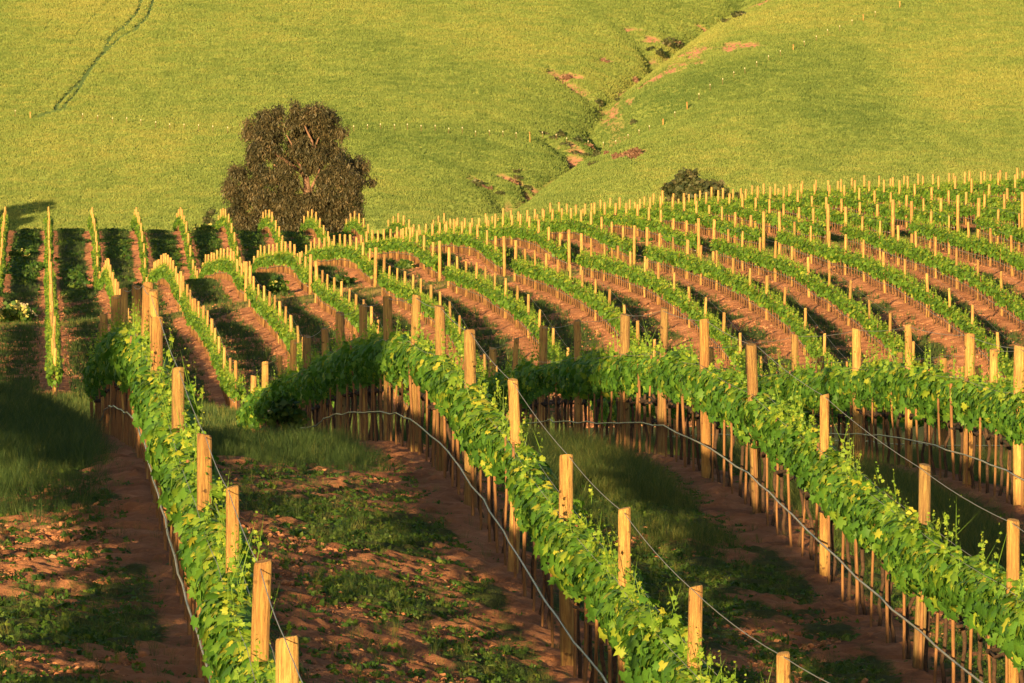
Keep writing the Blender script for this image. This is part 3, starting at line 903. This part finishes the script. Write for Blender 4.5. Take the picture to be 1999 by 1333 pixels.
V0, F0 = tube([(0, 0, -.1), (0, 0, .5), (0, 0, 1.05)], [.020, .018, .017], 4)
V, Fc = place(V0, F0, np.c_[fs, ground_z(fs[:, 0], fs[:, 1])], lean(rot_z(RNG.random(n) * 6), .03, RNG), np.stack([np.ones(n), np.ones(n), RNG.normal(1, .05, n)], 1))
obj("distant_vine_stakes", mesh_np("distant_vine_stakes", V, Fc, [M_STAKE]), kind="stuff", label="thousands of thin orange stakes under the distant vine rows", cat="stakes", group="stakes of the distant rows")

# ------------------------------------------------------------------ wires and drip hoses
def strand(name, block, i, ys, hz, r, sag, mat, dx=0, sub=6, jit=0, seed=0, sides=5, **kw):
    rr = np.random.default_rng(seed); P = []
    ys = sorted(ys)
    for a_, b_ in zip(ys[:-1], ys[1:]):
        xa, xb = float(row_x(block, i, a_)), float(row_x(block, i, b_))
        za, zb = float(ground_z(xa, a_)) + hz, float(ground_z(xb, b_)) + hz
        for k in range(sub):
            t = k / sub; y = a_ + (b_ - a_) * t; x = xa + (xb - xa) * t + dx
            if sag is None: z = float(ground_z(x, y)) + hz
            else: z = za + (zb - za) * t - sag * 4 * t * (1 - t)
            P.append((x + rr.normal(0, jit), y, z + rr.normal(0, jit)))
    V, Fc = tube(P, r, sides)
    o = obj(name, mesh_np(name, V, Fc, [mat], smooth=True), **kw)
    return o
for i in B1_ROWS:
    ps = B1_POSTS[i]
    if -1 <= i <= 4:
        strand("trellis_wire", 1, i, ps, 1.70, .0030, .03, M_WIRE, label="thin wire strung over the post tops of %s" % B1_NAME[i], cat="wire", group="trellis wires of the foreground rows")
        for sx, sd in ((-.07, "left"), (.07, "right")):
            strand("trellis_wire", 1, i, ps, 1.24, .0022, .03, M_WIRE, dx=sx, label="thin foliage wire, %s side of %s" % (sd, B1_NAME[i]), cat="wire", group="trellis wires of the foreground rows")
        strand("irrigation_hose", 1, i, 30 + np.cumsum(np.random.default_rng(i + 40).uniform(.8, 2.0, int((end_y(i) - 32) / 1.4))), .42, .0095, 0, M_HOSE, dx=-.08, sub=1, jit=.010, seed=i + 9,
               label="sagging grey drip hose tied low along %s" % B1_NAME[i], cat="hose", group="drip hoses of the foreground rows")
for j in B2_ROWS:
    strand("trellis_wire", 2, j, np.arange(288, 395, 8.2), 1.70, .0035, .03, M_WIRE, sub=3, sides=4, label="thin wire over the posts of the %s row on the middle slope" % ORD[j + 2], cat="wire", group="trellis wires of the middle slope")
    strand("irrigation_hose", 2, j, np.arange(286, 395, 2.4), .42, .012, None, M_HOSE, dx=-.09, sub=2, jit=.008, seed=j + 60, sides=4, label="dark drip hose low along the %s row on the middle slope" % ORD[j + 2], cat="hose", group="drip hoses of the middle slope")
for j in B3_ROWS:
    strand("irrigation_hose", 2, j, np.arange(404, b3_end(j), 2.4), .42, .014, None, M_HOSE, dx=-.09, sub=2, jit=.008, seed=j + 90, sides=4, label="dark drip hose low along the %s row of the far block" % ORD[j + 2], cat="hose", group="drip hoses of the far block")

# ------------------------------------------------------------------ ground cover plants
def scatter(name, n, ylo, yhi, dens, tmpl, size, mat, tonef, seed, ulo=-300, uhi=2250, tilt=.15, kind="stuff", zf_=ground_z, dz=0.0, label=None):
    r = np.random.default_rng(seed)
    Y = np.sqrt(r.random(n) * (yhi ** 2 - ylo ** 2) + ylo ** 2)       # even over the ground in view
    X = (ulo + r.random(n) * (uhi - ulo) - 1000) / F * Y
    k = r.random(n) < dens(X, Y)
    X, Y = X[k], Y[k]; n = len(X)
    Z = zf_(X, Y) + dz
    Vs, Fs, T = [], [], []
    pick = r.integers(0, len(tmpl), n)
    s = size(X, Y, r)
    t = tonef(X, Y, r)
    for q, (tv, tf) in enumerate(tmpl):
        m_ = pick == q
        if not m_.any(): continue
        V, Fc = place(tv, tf, np.stack([X[m_], Y[m_], Z[m_]], 1), lean(rot_z(r.random(m_.sum()) * 6.28), tilt, r), s[m_])
        Vs.append(V); Fs.append(Fc); T.append(np.repeat(t[m_], len(tf)))
    V, Fc = join(list(zip(Vs, Fs)))
    return obj(name, mesh_np(name, V, Fc, [mat], {"tone": np.concatenate(T)}), kind=kind, label=label)
GR = [blade_template(20, 1.0, .012, .20, .6, 70 + k) for k in range(4)]
GR1 = [blade_template(7, 1.0, .10, .25, .4, 80 + k, 1) for k in range(4)]
WD = [weed_template(13, .5, .42, .36, 90 + k) for k in range(5)]
def lane_d(X, Y):
    s = lane(X, Y); return np.abs(s - np.round(s)) * 3.05
def d_weed(X, Y):
    c = cover_at(X, Y); n = N3.fbm(X, Y * .6, .6, 2)
    return np.clip(c * 1.1 - .12, 0, 1) * np.clip(.35 + 2.4 * (n - .3), .15, 1) + .10
scatter("weeds", 290000, 50, 136, d_weed, WD, lambda X, Y, r: .05 + .10 * r.random(len(X)), M_WEED, lambda X, Y, r: np.clip(r.normal(.55, .22, len(X)), 0, 1), 1)
def d_tall(X, Y):
    d = lane_d(X, Y); n = N1.fbm(X, Y * .6, 1.8, 3)
    u = X / Y * F + 1000
    left = sstep(330, 200, u)
    t = sstep(82, 92, Y + 9 * (n - .5) + 9 * left + 6 * sstep(900, 1100, u)) * sstep(.35 - .2 * left, .8 - .3 * left, d)
    return np.clip(t * (.35 + 1.3 * (n - .2)), 0, 1)
scatter("tall_grass", 170000, 70, 152, d_tall, GR, lambda X, Y, r: (.15 + .20 * r.random(len(X))) * (1 + .35 * sstep(300, 150, X / Y * F + 1000)) * (.45 + .6 * d_tall(X, Y)), M_GRASS,
        lambda X, Y, r: np.clip(r.normal(.35, .2, len(X)) + .25 * sstep(900, 1200, X / Y * F + 1000), 0, 1), 2, uhi=2150)
scatter("short_grass", 60000, 50, 90, lambda X, Y: d_weed(X, Y) * .5, GR, lambda X, Y, r: .07 + .09 * r.random(len(X)), M_GRASS, lambda X, Y, r: np.clip(r.normal(.5, .22, len(X)), 0, 1), 3)
scatter("lane_grass", 330000, 286, 624, lambda X, Y: np.clip(cover_at(X, Y) * .9, 0, 1) * np.where(Y < 425, .75, .8) * (1 - .85 * np.exp(-((Y - 398) / 2.2) ** 2)), GR1, lambda X, Y, r: .14 + .16 * r.random(len(X)), M_GRASS,
        lambda X, Y, r: np.clip(r.normal(.3, .2, len(X)) + .5 * np.exp(-((Y - 399) / 5) ** 2), 0, 1), 4, ulo=-120, uhi=2120)
def d_lush(X, Y):
    u = X / Y * F + 1000; d = lane_d(X, Y); n = N2.fbm(X, Y * .25, 2.5, 3)
    return np.clip((n - .3) * 2.2, 0, 1) * sstep(.55, 1.25, d + 1.7 * (N3.fbm(X, Y * .12, 1.0, 2) - .5)) * np.maximum(sstep(900, 500, u) * sstep(428, 470, Y), .12)
scatter("lane_weeds", 140000, 410, 622, d_lush, WD, lambda X, Y, r: (.22 + .40 * r.random(len(X))) * (.6 + .9 * N2(X, Y * .2, 2.2)), M_WEED, lambda X, Y, r: np.clip(r.normal(.45, .2, len(X)) + .5 * (N1(X, Y * .3, 1.5) - .4), 0, 1), 5, ulo=-120, uhi=1400)

def clod_template(seed):
    r = np.random.default_rng(seed)
    g = (1 + 5 ** .5) / 2
    V = np.array([(-1, g, 0), (1, g, 0), (-1, -g, 0), (1, -g, 0), (0, -1, g), (0, 1, g), (0, -1, -g), (0, 1, -g), (g, 0, -1), (g, 0, 1), (-g, 0, -1), (-g, 0, 1)]) / 1.9
    V = V * (1 + r.normal(0, .16, (12, 1))) * np.array([1, .9, .62])
    Fc = np.array([(0, 11, 5), (0, 5, 1), (0, 1, 7), (0, 7, 10), (0, 10, 11), (1, 5, 9), (5, 11, 4), (11, 10, 2), (10, 7, 6), (7, 1, 8), (3, 9, 4), (3, 4, 2), (3, 2, 6), (3, 6, 8), (3, 8, 9), (4, 9, 5), (2, 4, 11), (6, 2, 10), (8, 6, 7), (9, 8, 1)])
    return V, Fc
def clod_template_far(seed):
    r = np.random.default_rng(seed)
    V = np.array([(1, 0, 0), (0, 1, 0), (-1, 0, 0), (0, -1, 0), (0, 0, .8), (0, 0, -.4)]) * (1 + r.normal(0, .15, (6, 1)))
    return V, np.array([(0, 1, 4), (1, 2, 4), (2, 3, 4), (3, 0, 4)])
M_CLOD, nt, b = new_mat("clod_soil")
nt.links.new(ramp(nt, [(0, (.20, .085, .045)), (.5, (.38, .17, .09)), (1, (.54, .28, .155))], attr(nt, "tone").outputs["Fac"]).outputs[0], b.inputs["Base Color"])
b.inputs["Roughness"].default_value = .95; b.inputs["Diffuse Roughness"].default_value = 1.0; b.inputs["Specular IOR Level"].default_value = .1
CL = [clod_template(300 + k) for k in range(5)]; CLF = [clod_template_far(310 + k) for k in range(4)]
def d_clod(X, Y):
    n = N3.fbm(X, Y * .6, 1.4, 3); return np.clip((n - .50) * 5, .02, .8) * np.clip(1.15 - cover_at(X, Y), .1, 1)
scatter("soil_clods", 110000, 50, 100, d_clod, CL, lambda X, Y, r: .009 + .034 * r.random(len(X)) ** 3, M_CLOD, lambda X, Y, r: r.random(len(X)), 21, tilt=.4, dz=.004)
scatter("soil_crumbs", 260000, 50, 108, lambda X, Y: np.clip(1.1 - cover_at(X, Y), .1, 1), CLF, lambda X, Y, r: .006 + .016 * r.random(len(X)) ** 2, M_CLOD, lambda X, Y, r: r.random(len(X)), 23, tilt=.5)
def d_clodf(X, Y):
    return np.clip(1.0 - cover_at(X, Y), .05, 1)
scatter("distant_soil_clods", 170000, 284, 470, d_clodf, CLF, lambda X, Y, r: .02 + .055 * r.random(len(X)) ** 2, M_CLOD, lambda X, Y, r: r.random(len(X)), 22, tilt=.3, ulo=-60, uhi=2060)

scatter("dip_grass", 70000, 140, 288, lambda X, Y: np.clip(N1.fbm(X, Y * .3, 2.0, 3) * 1.6 - .1, 0, 1), GR1, lambda X, Y, r: .16 + .22 * r.random(len(X)), M_GRASS, lambda X, Y, r: np.clip(r.normal(.5, .2, len(X)), 0, 1), 24, ulo=-150, uhi=1100)

# ------------------------------------------------------------------ hill grass
HB = [blade_template(6, 1.0, .55, .7, .5, 110 + k, 1) for k in range(5)]
def d_hill(X, Y):
    n = N1.fbm(X, Y * .4, 3.0, 3)
    return np.clip(.6 + 1.1 * (n - .35), 0, 1) * (1 - .9 * bare_at(X, Y)) * (1 - 1.0 * track_at(X, Y))
def t_hill(X, Y, r):
    n = N2.fbm(X, Y * .35, 12, 4); n3 = N3.fbm(X * .8, Y, 1.7, 3)
    return np.clip(.48 + (N1.fbm(X, Y * .5, 32, 2) - .5) * .8 + (n - .5) * .7 + (n3 - .5) * .8 + r.normal(0, .06, len(X)), 0, 1)
scatter("hill_grass", 600000, 1082, 1345, d_hill, HB, lambda X, Y, r: .15 + .17 * r.random(len(X)), M_HILL_BLADE, t_hill, 6, ulo=-120, uhi=2120, tilt=.2, zf_=turf_z)

# ------------------------------------------------------------------ trees and shrubs
def crown(blobs, Y0, dens, size, mat, tv, tf, seed, droop=.7, name="crown", depth=1.0, cl=32, cs0=.2):
    """leaf masses: blobs are (x, z, rx, rz, dy) in metres about the tree's foot"""
    r = np.random.default_rng(seed); Cs, Ns, Ts, Ss, To = [], [], [], [], []
    for (x, z, rx, rz, dy) in blobs:
        ry = (rx + rz) / 2 * depth
        ncl = max(5, int(cl * rx * rz))
        d = r.normal(0, 1, (ncl, 3)); d /= np.linalg.norm(d, axis=1, keepdims=True)
        rad = r.random((ncl, 1)) ** .45
        cc = np.array([x, dy, z]) + d * rad * np.array([rx, ry, rz]) * .95
        cs = (cs0 + .28 * r.random(ncl)) * min(1, (rx + rz) / 1.2 + .3)
        per = max(6, int(dens))
        for c_, s_ in zip(cc, cs):
            q = r.normal(0, 1, (per, 3)); q /= np.linalg.norm(q, axis=1, keepdims=True) + 1e-6
            p = c_ + q * s_ * (r.random((per, 1)) ** .5) * np.array([1, 1, 1.15])
            Cs.append(p); Ns.append(q + r.normal(0, .5, (per, 3)))
            Ts.append(np.stack([r.normal(0, .45, per), r.normal(0, .45, per), -np.ones(per) * droop], 1))
            Ss.append(size * (.6 + .8 * r.random(per))); To.append(np.clip(r.normal(.45, .22) + r.normal(0, .15, per), 0, 1))
    C, Nn, T, S, To = map(np.concatenate, (Cs, Ns, Ts, Ss, To))
    V, Fc = place(tv, tf, C, frame_from(Nn, T), S)
    return mesh_np(name, V, Fc, [mat], {"tone": np.repeat(To, len(tf))}), len(C)
GUM_V = np.array([(0, 0, 0), (.10, .45, -.03), (0, 1, 0), (-.10, .45, -.03)]) * np.array([1.5, 1, 1]); GUM_F = np.array([(0, 1, 2), (0, 2, 3)])
TY = 700.0; PXM = F / TY
TU = 600; TX = (TU - 1000) / F * TY; TZ = float(ground_z(TX, TY))
def tz(y): return (YH - y) / F * TY - TZ
tree = empty("gum_tree", (TX, TY, TZ), label="tall spreading grey-green gum tree with pinkish limbs behind the far posts", cat="tree")
GB = [(574, 208, 13, 8), (620, 222, 36, 22), (641, 245, 26, 26), (519, 230, 22, 17), (486, 256, 12, 27), (529, 258, 33, 26), (574, 238, 24, 18), (522, 287, 32, 24), (493, 298, 13, 26),
      (577, 280, 20, 22), (634, 285, 25, 20), (618, 306, 24, 18), (663, 312, 14, 20), (695, 325, 26, 21), (690, 354, 32, 24), (726, 353, 8, 6), (646, 340, 20, 22), (512, 334, 15, 20),
      (466, 340, 20, 20), (449, 368, 14, 22), (478, 378, 26, 28), (516, 380, 24, 18), (552, 388, 28, 16), (514, 415, 30, 24), (572, 410, 34, 24), (610, 394, 28, 18), (648, 402, 34, 24),
      (682, 386, 27, 24), (658, 430, 38, 24), (700, 416, 14, 20), (466, 412, 20, 20), (545, 440, 60, 18), (640, 450, 60, 16), (492, 440, 24, 18), (668, 258, 10, 16), (548, 312, 16, 14)]
rg = np.random.default_rng(5)
GB += [(600, 400, 40, 24), (560, 372, 22, 16), (640, 372, 26, 18), (590, 430, 50, 26), (585, 258, 22, 20), (600, 320, 18, 14), (560, 330, 16, 14), (668, 340, 22, 22), (540, 410, 40, 26), (600, 300, 26, 18), (570, 350, 20, 20), (634, 345, 22, 20), (500, 318, 20, 20), (528, 345, 20, 20), (600, 262, 24, 22), (588, 290, 24, 20), (655, 300, 18, 22), (548, 345, 20, 20), (608, 325, 20, 10), (495, 360, 26, 20), (560, 318, 22, 16), (545, 225, 18, 14), (598, 232, 18, 14), (690, 440, 26, 22), (480, 440, 34, 22), (610, 445, 60, 24)]
bl = [((u - TU) / PXM, tz(y), ru / PXM, ry / PXM, rg.normal(0, 1.3) if y < 335 else -abs(rg.normal(2.2, .7))) for (u, y, ru, ry) in GB]
me, nn_ = crown(bl, TY, 42, .30, M_EUC, GUM_V, GUM_F, 33, name="crown", cl=50, cs0=.34)
obj("crown", me, parent=tree)
def limb(pts, r0, r1, dy=0, sides=7):
    P = [((u - TU) / PXM, dy * k / max(len(pts) - 1, 1), tz(y)) for k, (u, y) in enumerate(pts)]
    return tube(P, np.linspace(r0, r1, len(P)), sides)
base_y = YH - (TZ) / TY * F
TRK = [limb([(603, base_y + 8), (601, 430), (600, 400), (600, 372), (598, 345)], .42, .26, -.5, 10)]
LIMBS = [limb([(598, 347), (588, 335), (570, 322), (552, 308), (543, 303), (525, 285)], .22, .06, -1.6), limb([(599, 345), (604, 335), (612, 300), (610, 275), (600, 255), (592, 235)], .18, .05, -.8),
         limb([(548, 430), (547, 370), (549, 345), (543, 330), (536, 320)], .20, .07, -1.0), limb([(604, 385), (612, 360), (620, 345), (625, 330), (640, 300)], .18, .05, -1.3),
         limb([(600, 380), (585, 362), (570, 350), (556, 340)], .12, .05, -1.5), limb([(600, 345), (585, 320), (575, 300), (570, 280), (560, 262)], .14, .04, -1.2),
         limb([(606, 400), (640, 388), (660, 382), (675, 372), (690, 360)], .16, .05, -1.8), limb([(612, 300), (622, 270), (640, 250)], .09, .03, -.4),
         limb([(598, 420), (560, 440), (520, 420), (480, 390), (455, 365)], .16, .05, -.6)]
V, Fc = join(TRK); obj("trunk", mesh_np("trunk", V, Fc, [M_GUMBARK], smooth=True), parent=tree)
for lv, lf in LIMBS:
    obj("limb", mesh_np("limb", lv, lf, [M_GUMBARK], smooth=True), parent=tree)

def shrub(name, u, D, blobs_px, mat, label, cat, seed, size=.28, dens=22, group=None, base_y=None, zfun=ground_z, tv=LEAF2_V, tf=LEAF2_F, depth=1.0, flowers=None, X=None, stems=5):
    X = (u - 1000) / F * D if X is None else X
    z0 = float(zfun(X, D)); pm = F / D
    by = YH - z0 / D * F
    root = empty(name, (X, D, z0), label=label, cat=cat, group=group)
    bl = [((bu - u) / pm, (by - y) / pm, ru / pm, ry / pm, 0.0) for (bu, y, ru, ry) in blobs_px]
    me, _ = crown(bl, D, dens, size, mat, tv, tf, seed, droop=.1, name="foliage", depth=depth)
    obj("foliage", me, parent=root)
    r = np.random.default_rng(seed + 1); parts = []
    for k in range(stems):
        b_ = bl[r.integers(0, len(bl))]
        parts.append(tube([(r.normal(0, .08), r.normal(0, .08), -.1), (b_[0] * .5, r.normal(0, .1), max(b_[1], .2) * .5), (b_[0], 0, max(b_[1], .3))], [.05, .035, .015], 5))
    V, Fc = join(parts); obj("stems", mesh_np("stems", V, Fc, [M_BARK], smooth=True), parent=root)
    if flowers:
        fm, nf, fs_ = flowers
        P = []
        for k in range(nf):
            b_ = bl[r.integers(0, len(bl))]; d = r.normal(0, 1, 3); d /= np.linalg.norm(d); d[2] = abs(d[2]); d[1] = -abs(d[1]) * .7
            P.append((b_[0] + d[0] * b_[2], b_[4] + d[1] * (b_[2] + b_[3]) / 2 * depth, b_[1] + d[2] * b_[3]))
        P = np.array(P); n = len(P)
        V, Fc = place(LEAF2_V, LEAF2_F, P, frame_from(r.normal(0, .4, (n, 3)) + np.array([0, -.7, .6]), r.normal(0, 1, (n, 3))), fs_ * (.6 + .8 * r.random(n)))
        obj("flowers", mesh_np("flowers", V, Fc, [fm], {"tone": np.repeat(r.random(n), 2)}), parent=root)
    return root
shrub("round_bush", 1375, 600, [(1340, 348, 26, 20), (1318, 376, 24, 26), (1352, 362, 30, 22), (1462, 398, 16, 9), (1365, 372, 30, 24), (1395, 378, 28, 22), (1425, 388, 26, 16), (1450, 396, 18, 12), (1335, 405, 30, 22), (1385, 408, 40, 22), (1440, 412, 30, 16)],
      M_SHRUB, "dark grey-green bush showing over the posts on the right skyline", "bush", 61, size=.26, dens=30)
shrub("small_bush", 414, 672, [(414, 412, 9, 10), (408, 430, 14, 12), (420, 448, 18, 14), (400, 452, 14, 12)], M_SHRUB, "small brown-green shrub left of the gum tree", "bush", 62, size=.24, dens=20)
# wild mustard in the lanes
for k, (u, D, w, h, fl, lab) in enumerate([
        (22, 409, 34, 30, (M_YFLOWER, 150, .16), "yellow flowering mustard clump by the track at the left edge"),
        (30, 416, 40, 22, (M_WFLOWER, 110, .16), "cream flowering clump behind the yellow mustard at the left edge"),
        (38, 560, 20, 14, (M_YFLOWER, 50, .2), "yellow mustard patch between the two leftmost far rows"),
        (400, 600, 22, 13, (M_YFLOWER, 40, .2), "yellow topped weed clump under the small shrub left of the gum tree"),
        (535, 410, 26, 26, (M_YFLOWER, 16, .12), "leafy green bush on the track below the gum tree"),
        (1217, 420, 30, 16, (M_YFLOWER, 60, .13), "pale yellow flowering weeds among the posts right of centre"),
        (665, 412, 26, 16, (M_WFLOWER, 40, .13), "pale flowering weeds at the track, below the crest centre left"),
        (790, 424, 22, 12, (M_YFLOWER, 30, .13), "small yellow flowering weeds under the fifth arch of vines")]):
    X = (u - 1000) / F * D; by = YH - float(ground_z(X, D)) / D * F
    shrub("flowering_bush", u, D, [(u + dx * w, by - h * q, w * .5, h * .55) for dx, q in ((-.5, .35), (0, .6), (.5, .35), (-.2, .3), (.25, .8))], M_WEED, lab, "flowering weeds", 200 + k, size=.22, dens=16,
          group="flowering weed clumps in the vineyard", depth=.8, flowers=fl)
# near: flowering weed at the foot of the second row's far slope
shrub("flowering_bush", 552, 118, [(538, 806, 18, 12), (560, 800, 16, 15), (572, 812, 14, 9)], M_WEED, "pale flowering weed at the left foot of the second foreground row", "flowering weeds", 240, size=.09, dens=30,
      depth=.8, flowers=(M_WFLOWER, 60, .03), stems=3)
# scrub in the gully of the hill
for k, (u, y, ru, ry, mt, lab) in enumerate([
        (1305, 88, 12, 9, M_SHRUB, "dark green shrub cluster high in the hill gully"), (1325, 93, 9, 7, M_SHRUB, "small green shrub at the right of the high gully cluster"),
        (1290, 105, 9, 10, M_SHRUB, "green shrub below the high gully cluster"), (1172, 200, 7, 10, M_SHRUB, "dark shrub beside the orange bank of the gully"),
        (1240, 157, 8, 6, M_DRY, "brown shrub in the bend of the gully"), (1095, 262, 7, 7, M_SHRUB, "dark shrub on the fence line left of the gully"),
        (1130, 275, 8, 6, M_SHRUB, "small dark shrub below the fence in the gully"), (1165, 303, 6, 8, M_SHRUB, "dark shrub at the mouth of the lower gully"),
        (1238, 297, 24, 11, M_DRY, "reddish dry brush on the right bank of the lower gully"), (1205, 306, 14, 7, M_DRY, "sparse reddish brush left of the large dry patch"),
        (930, 357, 12, 7, M_SHRUB, "low green shrub in the left side gully"), (1000, 350, 14, 6, M_DRY, "reddish brush in the left side gully"),
        (1180, 118, 10, 4, M_DRY, "brown scrub patch high on the left bank"), (1105, 150, 14, 5, M_DRY, "brown scrub streak on the hill left of the gully"),
        (1445, 28, 16, 7, M_SHRUB, "brownish shrub at the top of the gully"), (1238, 240, 4, 5, M_SHRUB, "tiny dark shrub right of the orange bank"),
        (1008, 336, 6, 4, M_SHRUB, "tiny dark shrub above the left side gully")]):
    X, D = to_hill(u, y + ry * .6)
    by = YH - float(turf_z(X, D)) / D * F
    shrub("gully_shrub", u, D, [(u - ru * .4, by - ry * .6, ru * .6, ry * .7), (u + ru * .4, by - ry * .5, ru * .6, ry * .6), (u, by - ry * 1.0, ru * .5, ry * .7)], mt, lab, "shrub", 260 + k, size=.34, dens=14,
          group="scrub in the hill gully", zfun=turf_z, X=X, stems=3)

for k, (u, y, ru, ry) in enumerate([(1045, 382, 9, 4), (1030, 366, 8, 5), (1012, 347, 8, 4), (975, 376, 10, 4), (950, 366, 9, 5), (1158, 318, 9, 5), (1142, 303, 9, 4), (1122, 294, 9, 5), (1150, 286, 7, 6),
                                    (1104, 280, 9, 5), (1082, 268, 8, 5), (1062, 260, 8, 4), (1186, 298, 6, 5), (1178, 222, 6, 6), (1272, 96, 8, 6), (1312, 76, 9, 6), (1322, 84, 7, 6), (1420, 40, 10, 5), (1140, 268, 7, 4), (1210, 190, 6, 4)]):
    X, D = to_hill(u, y + ry * .6)
    by = YH - float(turf_z(X, D)) / D * F
    shrub("gully_scrub", u, D, [(u - ru * .5, by - ry * .5, ru * .6, ry * .7), (u + ru * .4, by - ry * .4, ru * .7, ry * .6)], M_SHRUB if k % 4 else M_DRY,
          "low %s scrub low in the gully folds, %s of the twenty patches counted upward" % ("dark green" if k % 4 else "brownish", ORD[k]), "scrub", 320 + k, size=.30, dens=12,
          group="low scrub along the hill gully", zfun=turf_z, X=X, stems=2)

# ------------------------------------------------------------------ fence posts across the hill
FENCE = [(30, 220, 0), (60, 221, 1), (162, 226, 0), (191, 229, 0), (220, 233, 0), (248, 236, 0), (276, 240, 0), (304, 242, 0), (332, 244, 0), (360, 246, 0), (388, 249, 0), (416, 252, 0), (445, 254, 0), (473, 256, 0),
         (664, 249, 0), (691, 248, 0), (718, 247, 0), (743, 247, 0), (771, 247, 0), (796, 247, 0), (823, 249, 0), (850, 250, 0), (876, 252, 0), (903, 255, 0), (929, 259, 0), (956, 259, 0), (982, 260, 0), (1008, 262, 0),
         (1035, 262, 2), (1060, 261, 0), (1086, 267, 0), (1106, 273, 0), (1148, 281, 0), (1178, 280, 0), (1202, 275, 0), (1227, 266, 0), (1248, 259, 0), (1269, 250, 0), (1295, 237, 1), (1318, 224, 0), (1342, 205, 1),
         (1365, 186, 0), (1387, 170, 0), (1411, 158, 0), (1433, 146, 0), (1455, 135, 0), (1478, 124, 0), (1501, 113, 0), (1524, 102, 0), (1549, 90, 1), (1571, 82, 0), (1594, 73, 0), (1617, 63, 0), (1640, 54, 0),
         (1664, 43, 0), (1686, 34, 1), (1709, 25, 0), (1757, 7, 1)]
M_TIP, nt, b = new_mat("pale_post_tip"); b.inputs["Base Color"].default_value = (.72, .66, .48, 1); b.inputs["Roughness"].default_value = .6
M_RUST, nt, b = new_mat("rusty_steel"); b.inputs["Base Color"].default_value = (.22, .13, .07, 1); b.inputs["Roughness"].default_value = .8
FB = {}
for kind_, (w, h) in enumerate(((.045, .95), (.085, 1.0), (.075, 1.45))):
    V, Fc = tube([(0, 0, -.15), (0, 0, h * .5), (0, 0, h * .8)], w if kind_ else w * .7, 6)
    Vt, Ft = tube([(0, 0, h * .8), (0, 0, h * .97), (0, 0, h)], [w * 1.5, w * 1.4, w], 6)
    FB[kind_] = (mesh_np("fence_post", V, Fc, [M_POST if kind_ else M_RUST]), mesh_np("tip", Vt, Ft, [M_TIP if not kind_ else M_POST]))
for k, (u, y, kd) in enumerate(FENCE):
    X, D = to_hill(u, y + (9 if kd < 2 else 17))
    z = float(turf_z(X, D))
    o = obj("fence_post", FB[kd][0], cat="fence post", group="fence posts across the green hill",
            label=("pale-tipped thin fence post on the hill, %s %s" % (ORD[k] if k < 28 else ORD[k - 28], "from the left" if k < 28 else "from the gully's tall post rightwards")) if kd != 2 else "tallest wooden fence post, left of the gully on the hill")
    o.location = (X, D, z); o.rotation_euler = (RNG.normal(0, .03), RNG.normal(0, .03), 0)
    t = bpy.data.objects.new("tip", FB[kd][1]); link(t, parent=o)

# ------------------------------------------------------------------ trees outside the frame whose long shadows cross the picture
def shade_tree(X, Y, zf_, height, rad, low, label, seed):
    z0 = float(zf_(X, Y)); r = np.random.default_rng(seed)
    t = empty("gum_tree", (X, Y, z0), label=label, cat="tree")
    bl = []
    for k in range(26):
        a_ = r.random() * 6.28; q = r.random() ** .5 * rad * .75; h = low + (height - low) * r.random()
        w = 1 - .2 * abs((h - (low + height) / 2) / (height - low) * 2)
        bl.append((q * math.cos(a_) * w, h, rad * .36, rad * .32, q * math.sin(a_) * w))
    me, _ = crown(bl, Y, 26, .6, M_EUC, LEAF2_V, LEAF2_F, seed, droop=.6, name="crown", cl=7)
    obj("crown", me, parent=t)
    V, Fc = tube([(0, 0, -.2), (.15, .1, low * .5), (.1, 0, low), (-.2, .2, height * .75)], [.45, .36, .3, .1], 10)
    obj("trunk", mesh_np("trunk", V, Fc, [M_GUMBARK], smooth=True), parent=t)
    for k in range(5):
        b_ = bl[k * 4]
        V, Fc = tube([(.1, 0, low * .9), (b_[0] * .5, b_[4] * .5, (low + b_[1]) * .5), (b_[0], b_[4], b_[1])], [.16, .1, .04], 6)
        obj("limb", mesh_np("limb", V, Fc, [M_GUMBARK], smooth=True), parent=t)
shade_tree(-20.6, 32, ground_z, 21, 6.8, 1.5, "big gum tree out of frame to the left, shading the ground beyond the crest", 71)
shade_tree(-76.0, 1052, z_hill, 12.5, 4.6, 4.0, "gum tree just outside the left edge at the foot of the green hill", 72)
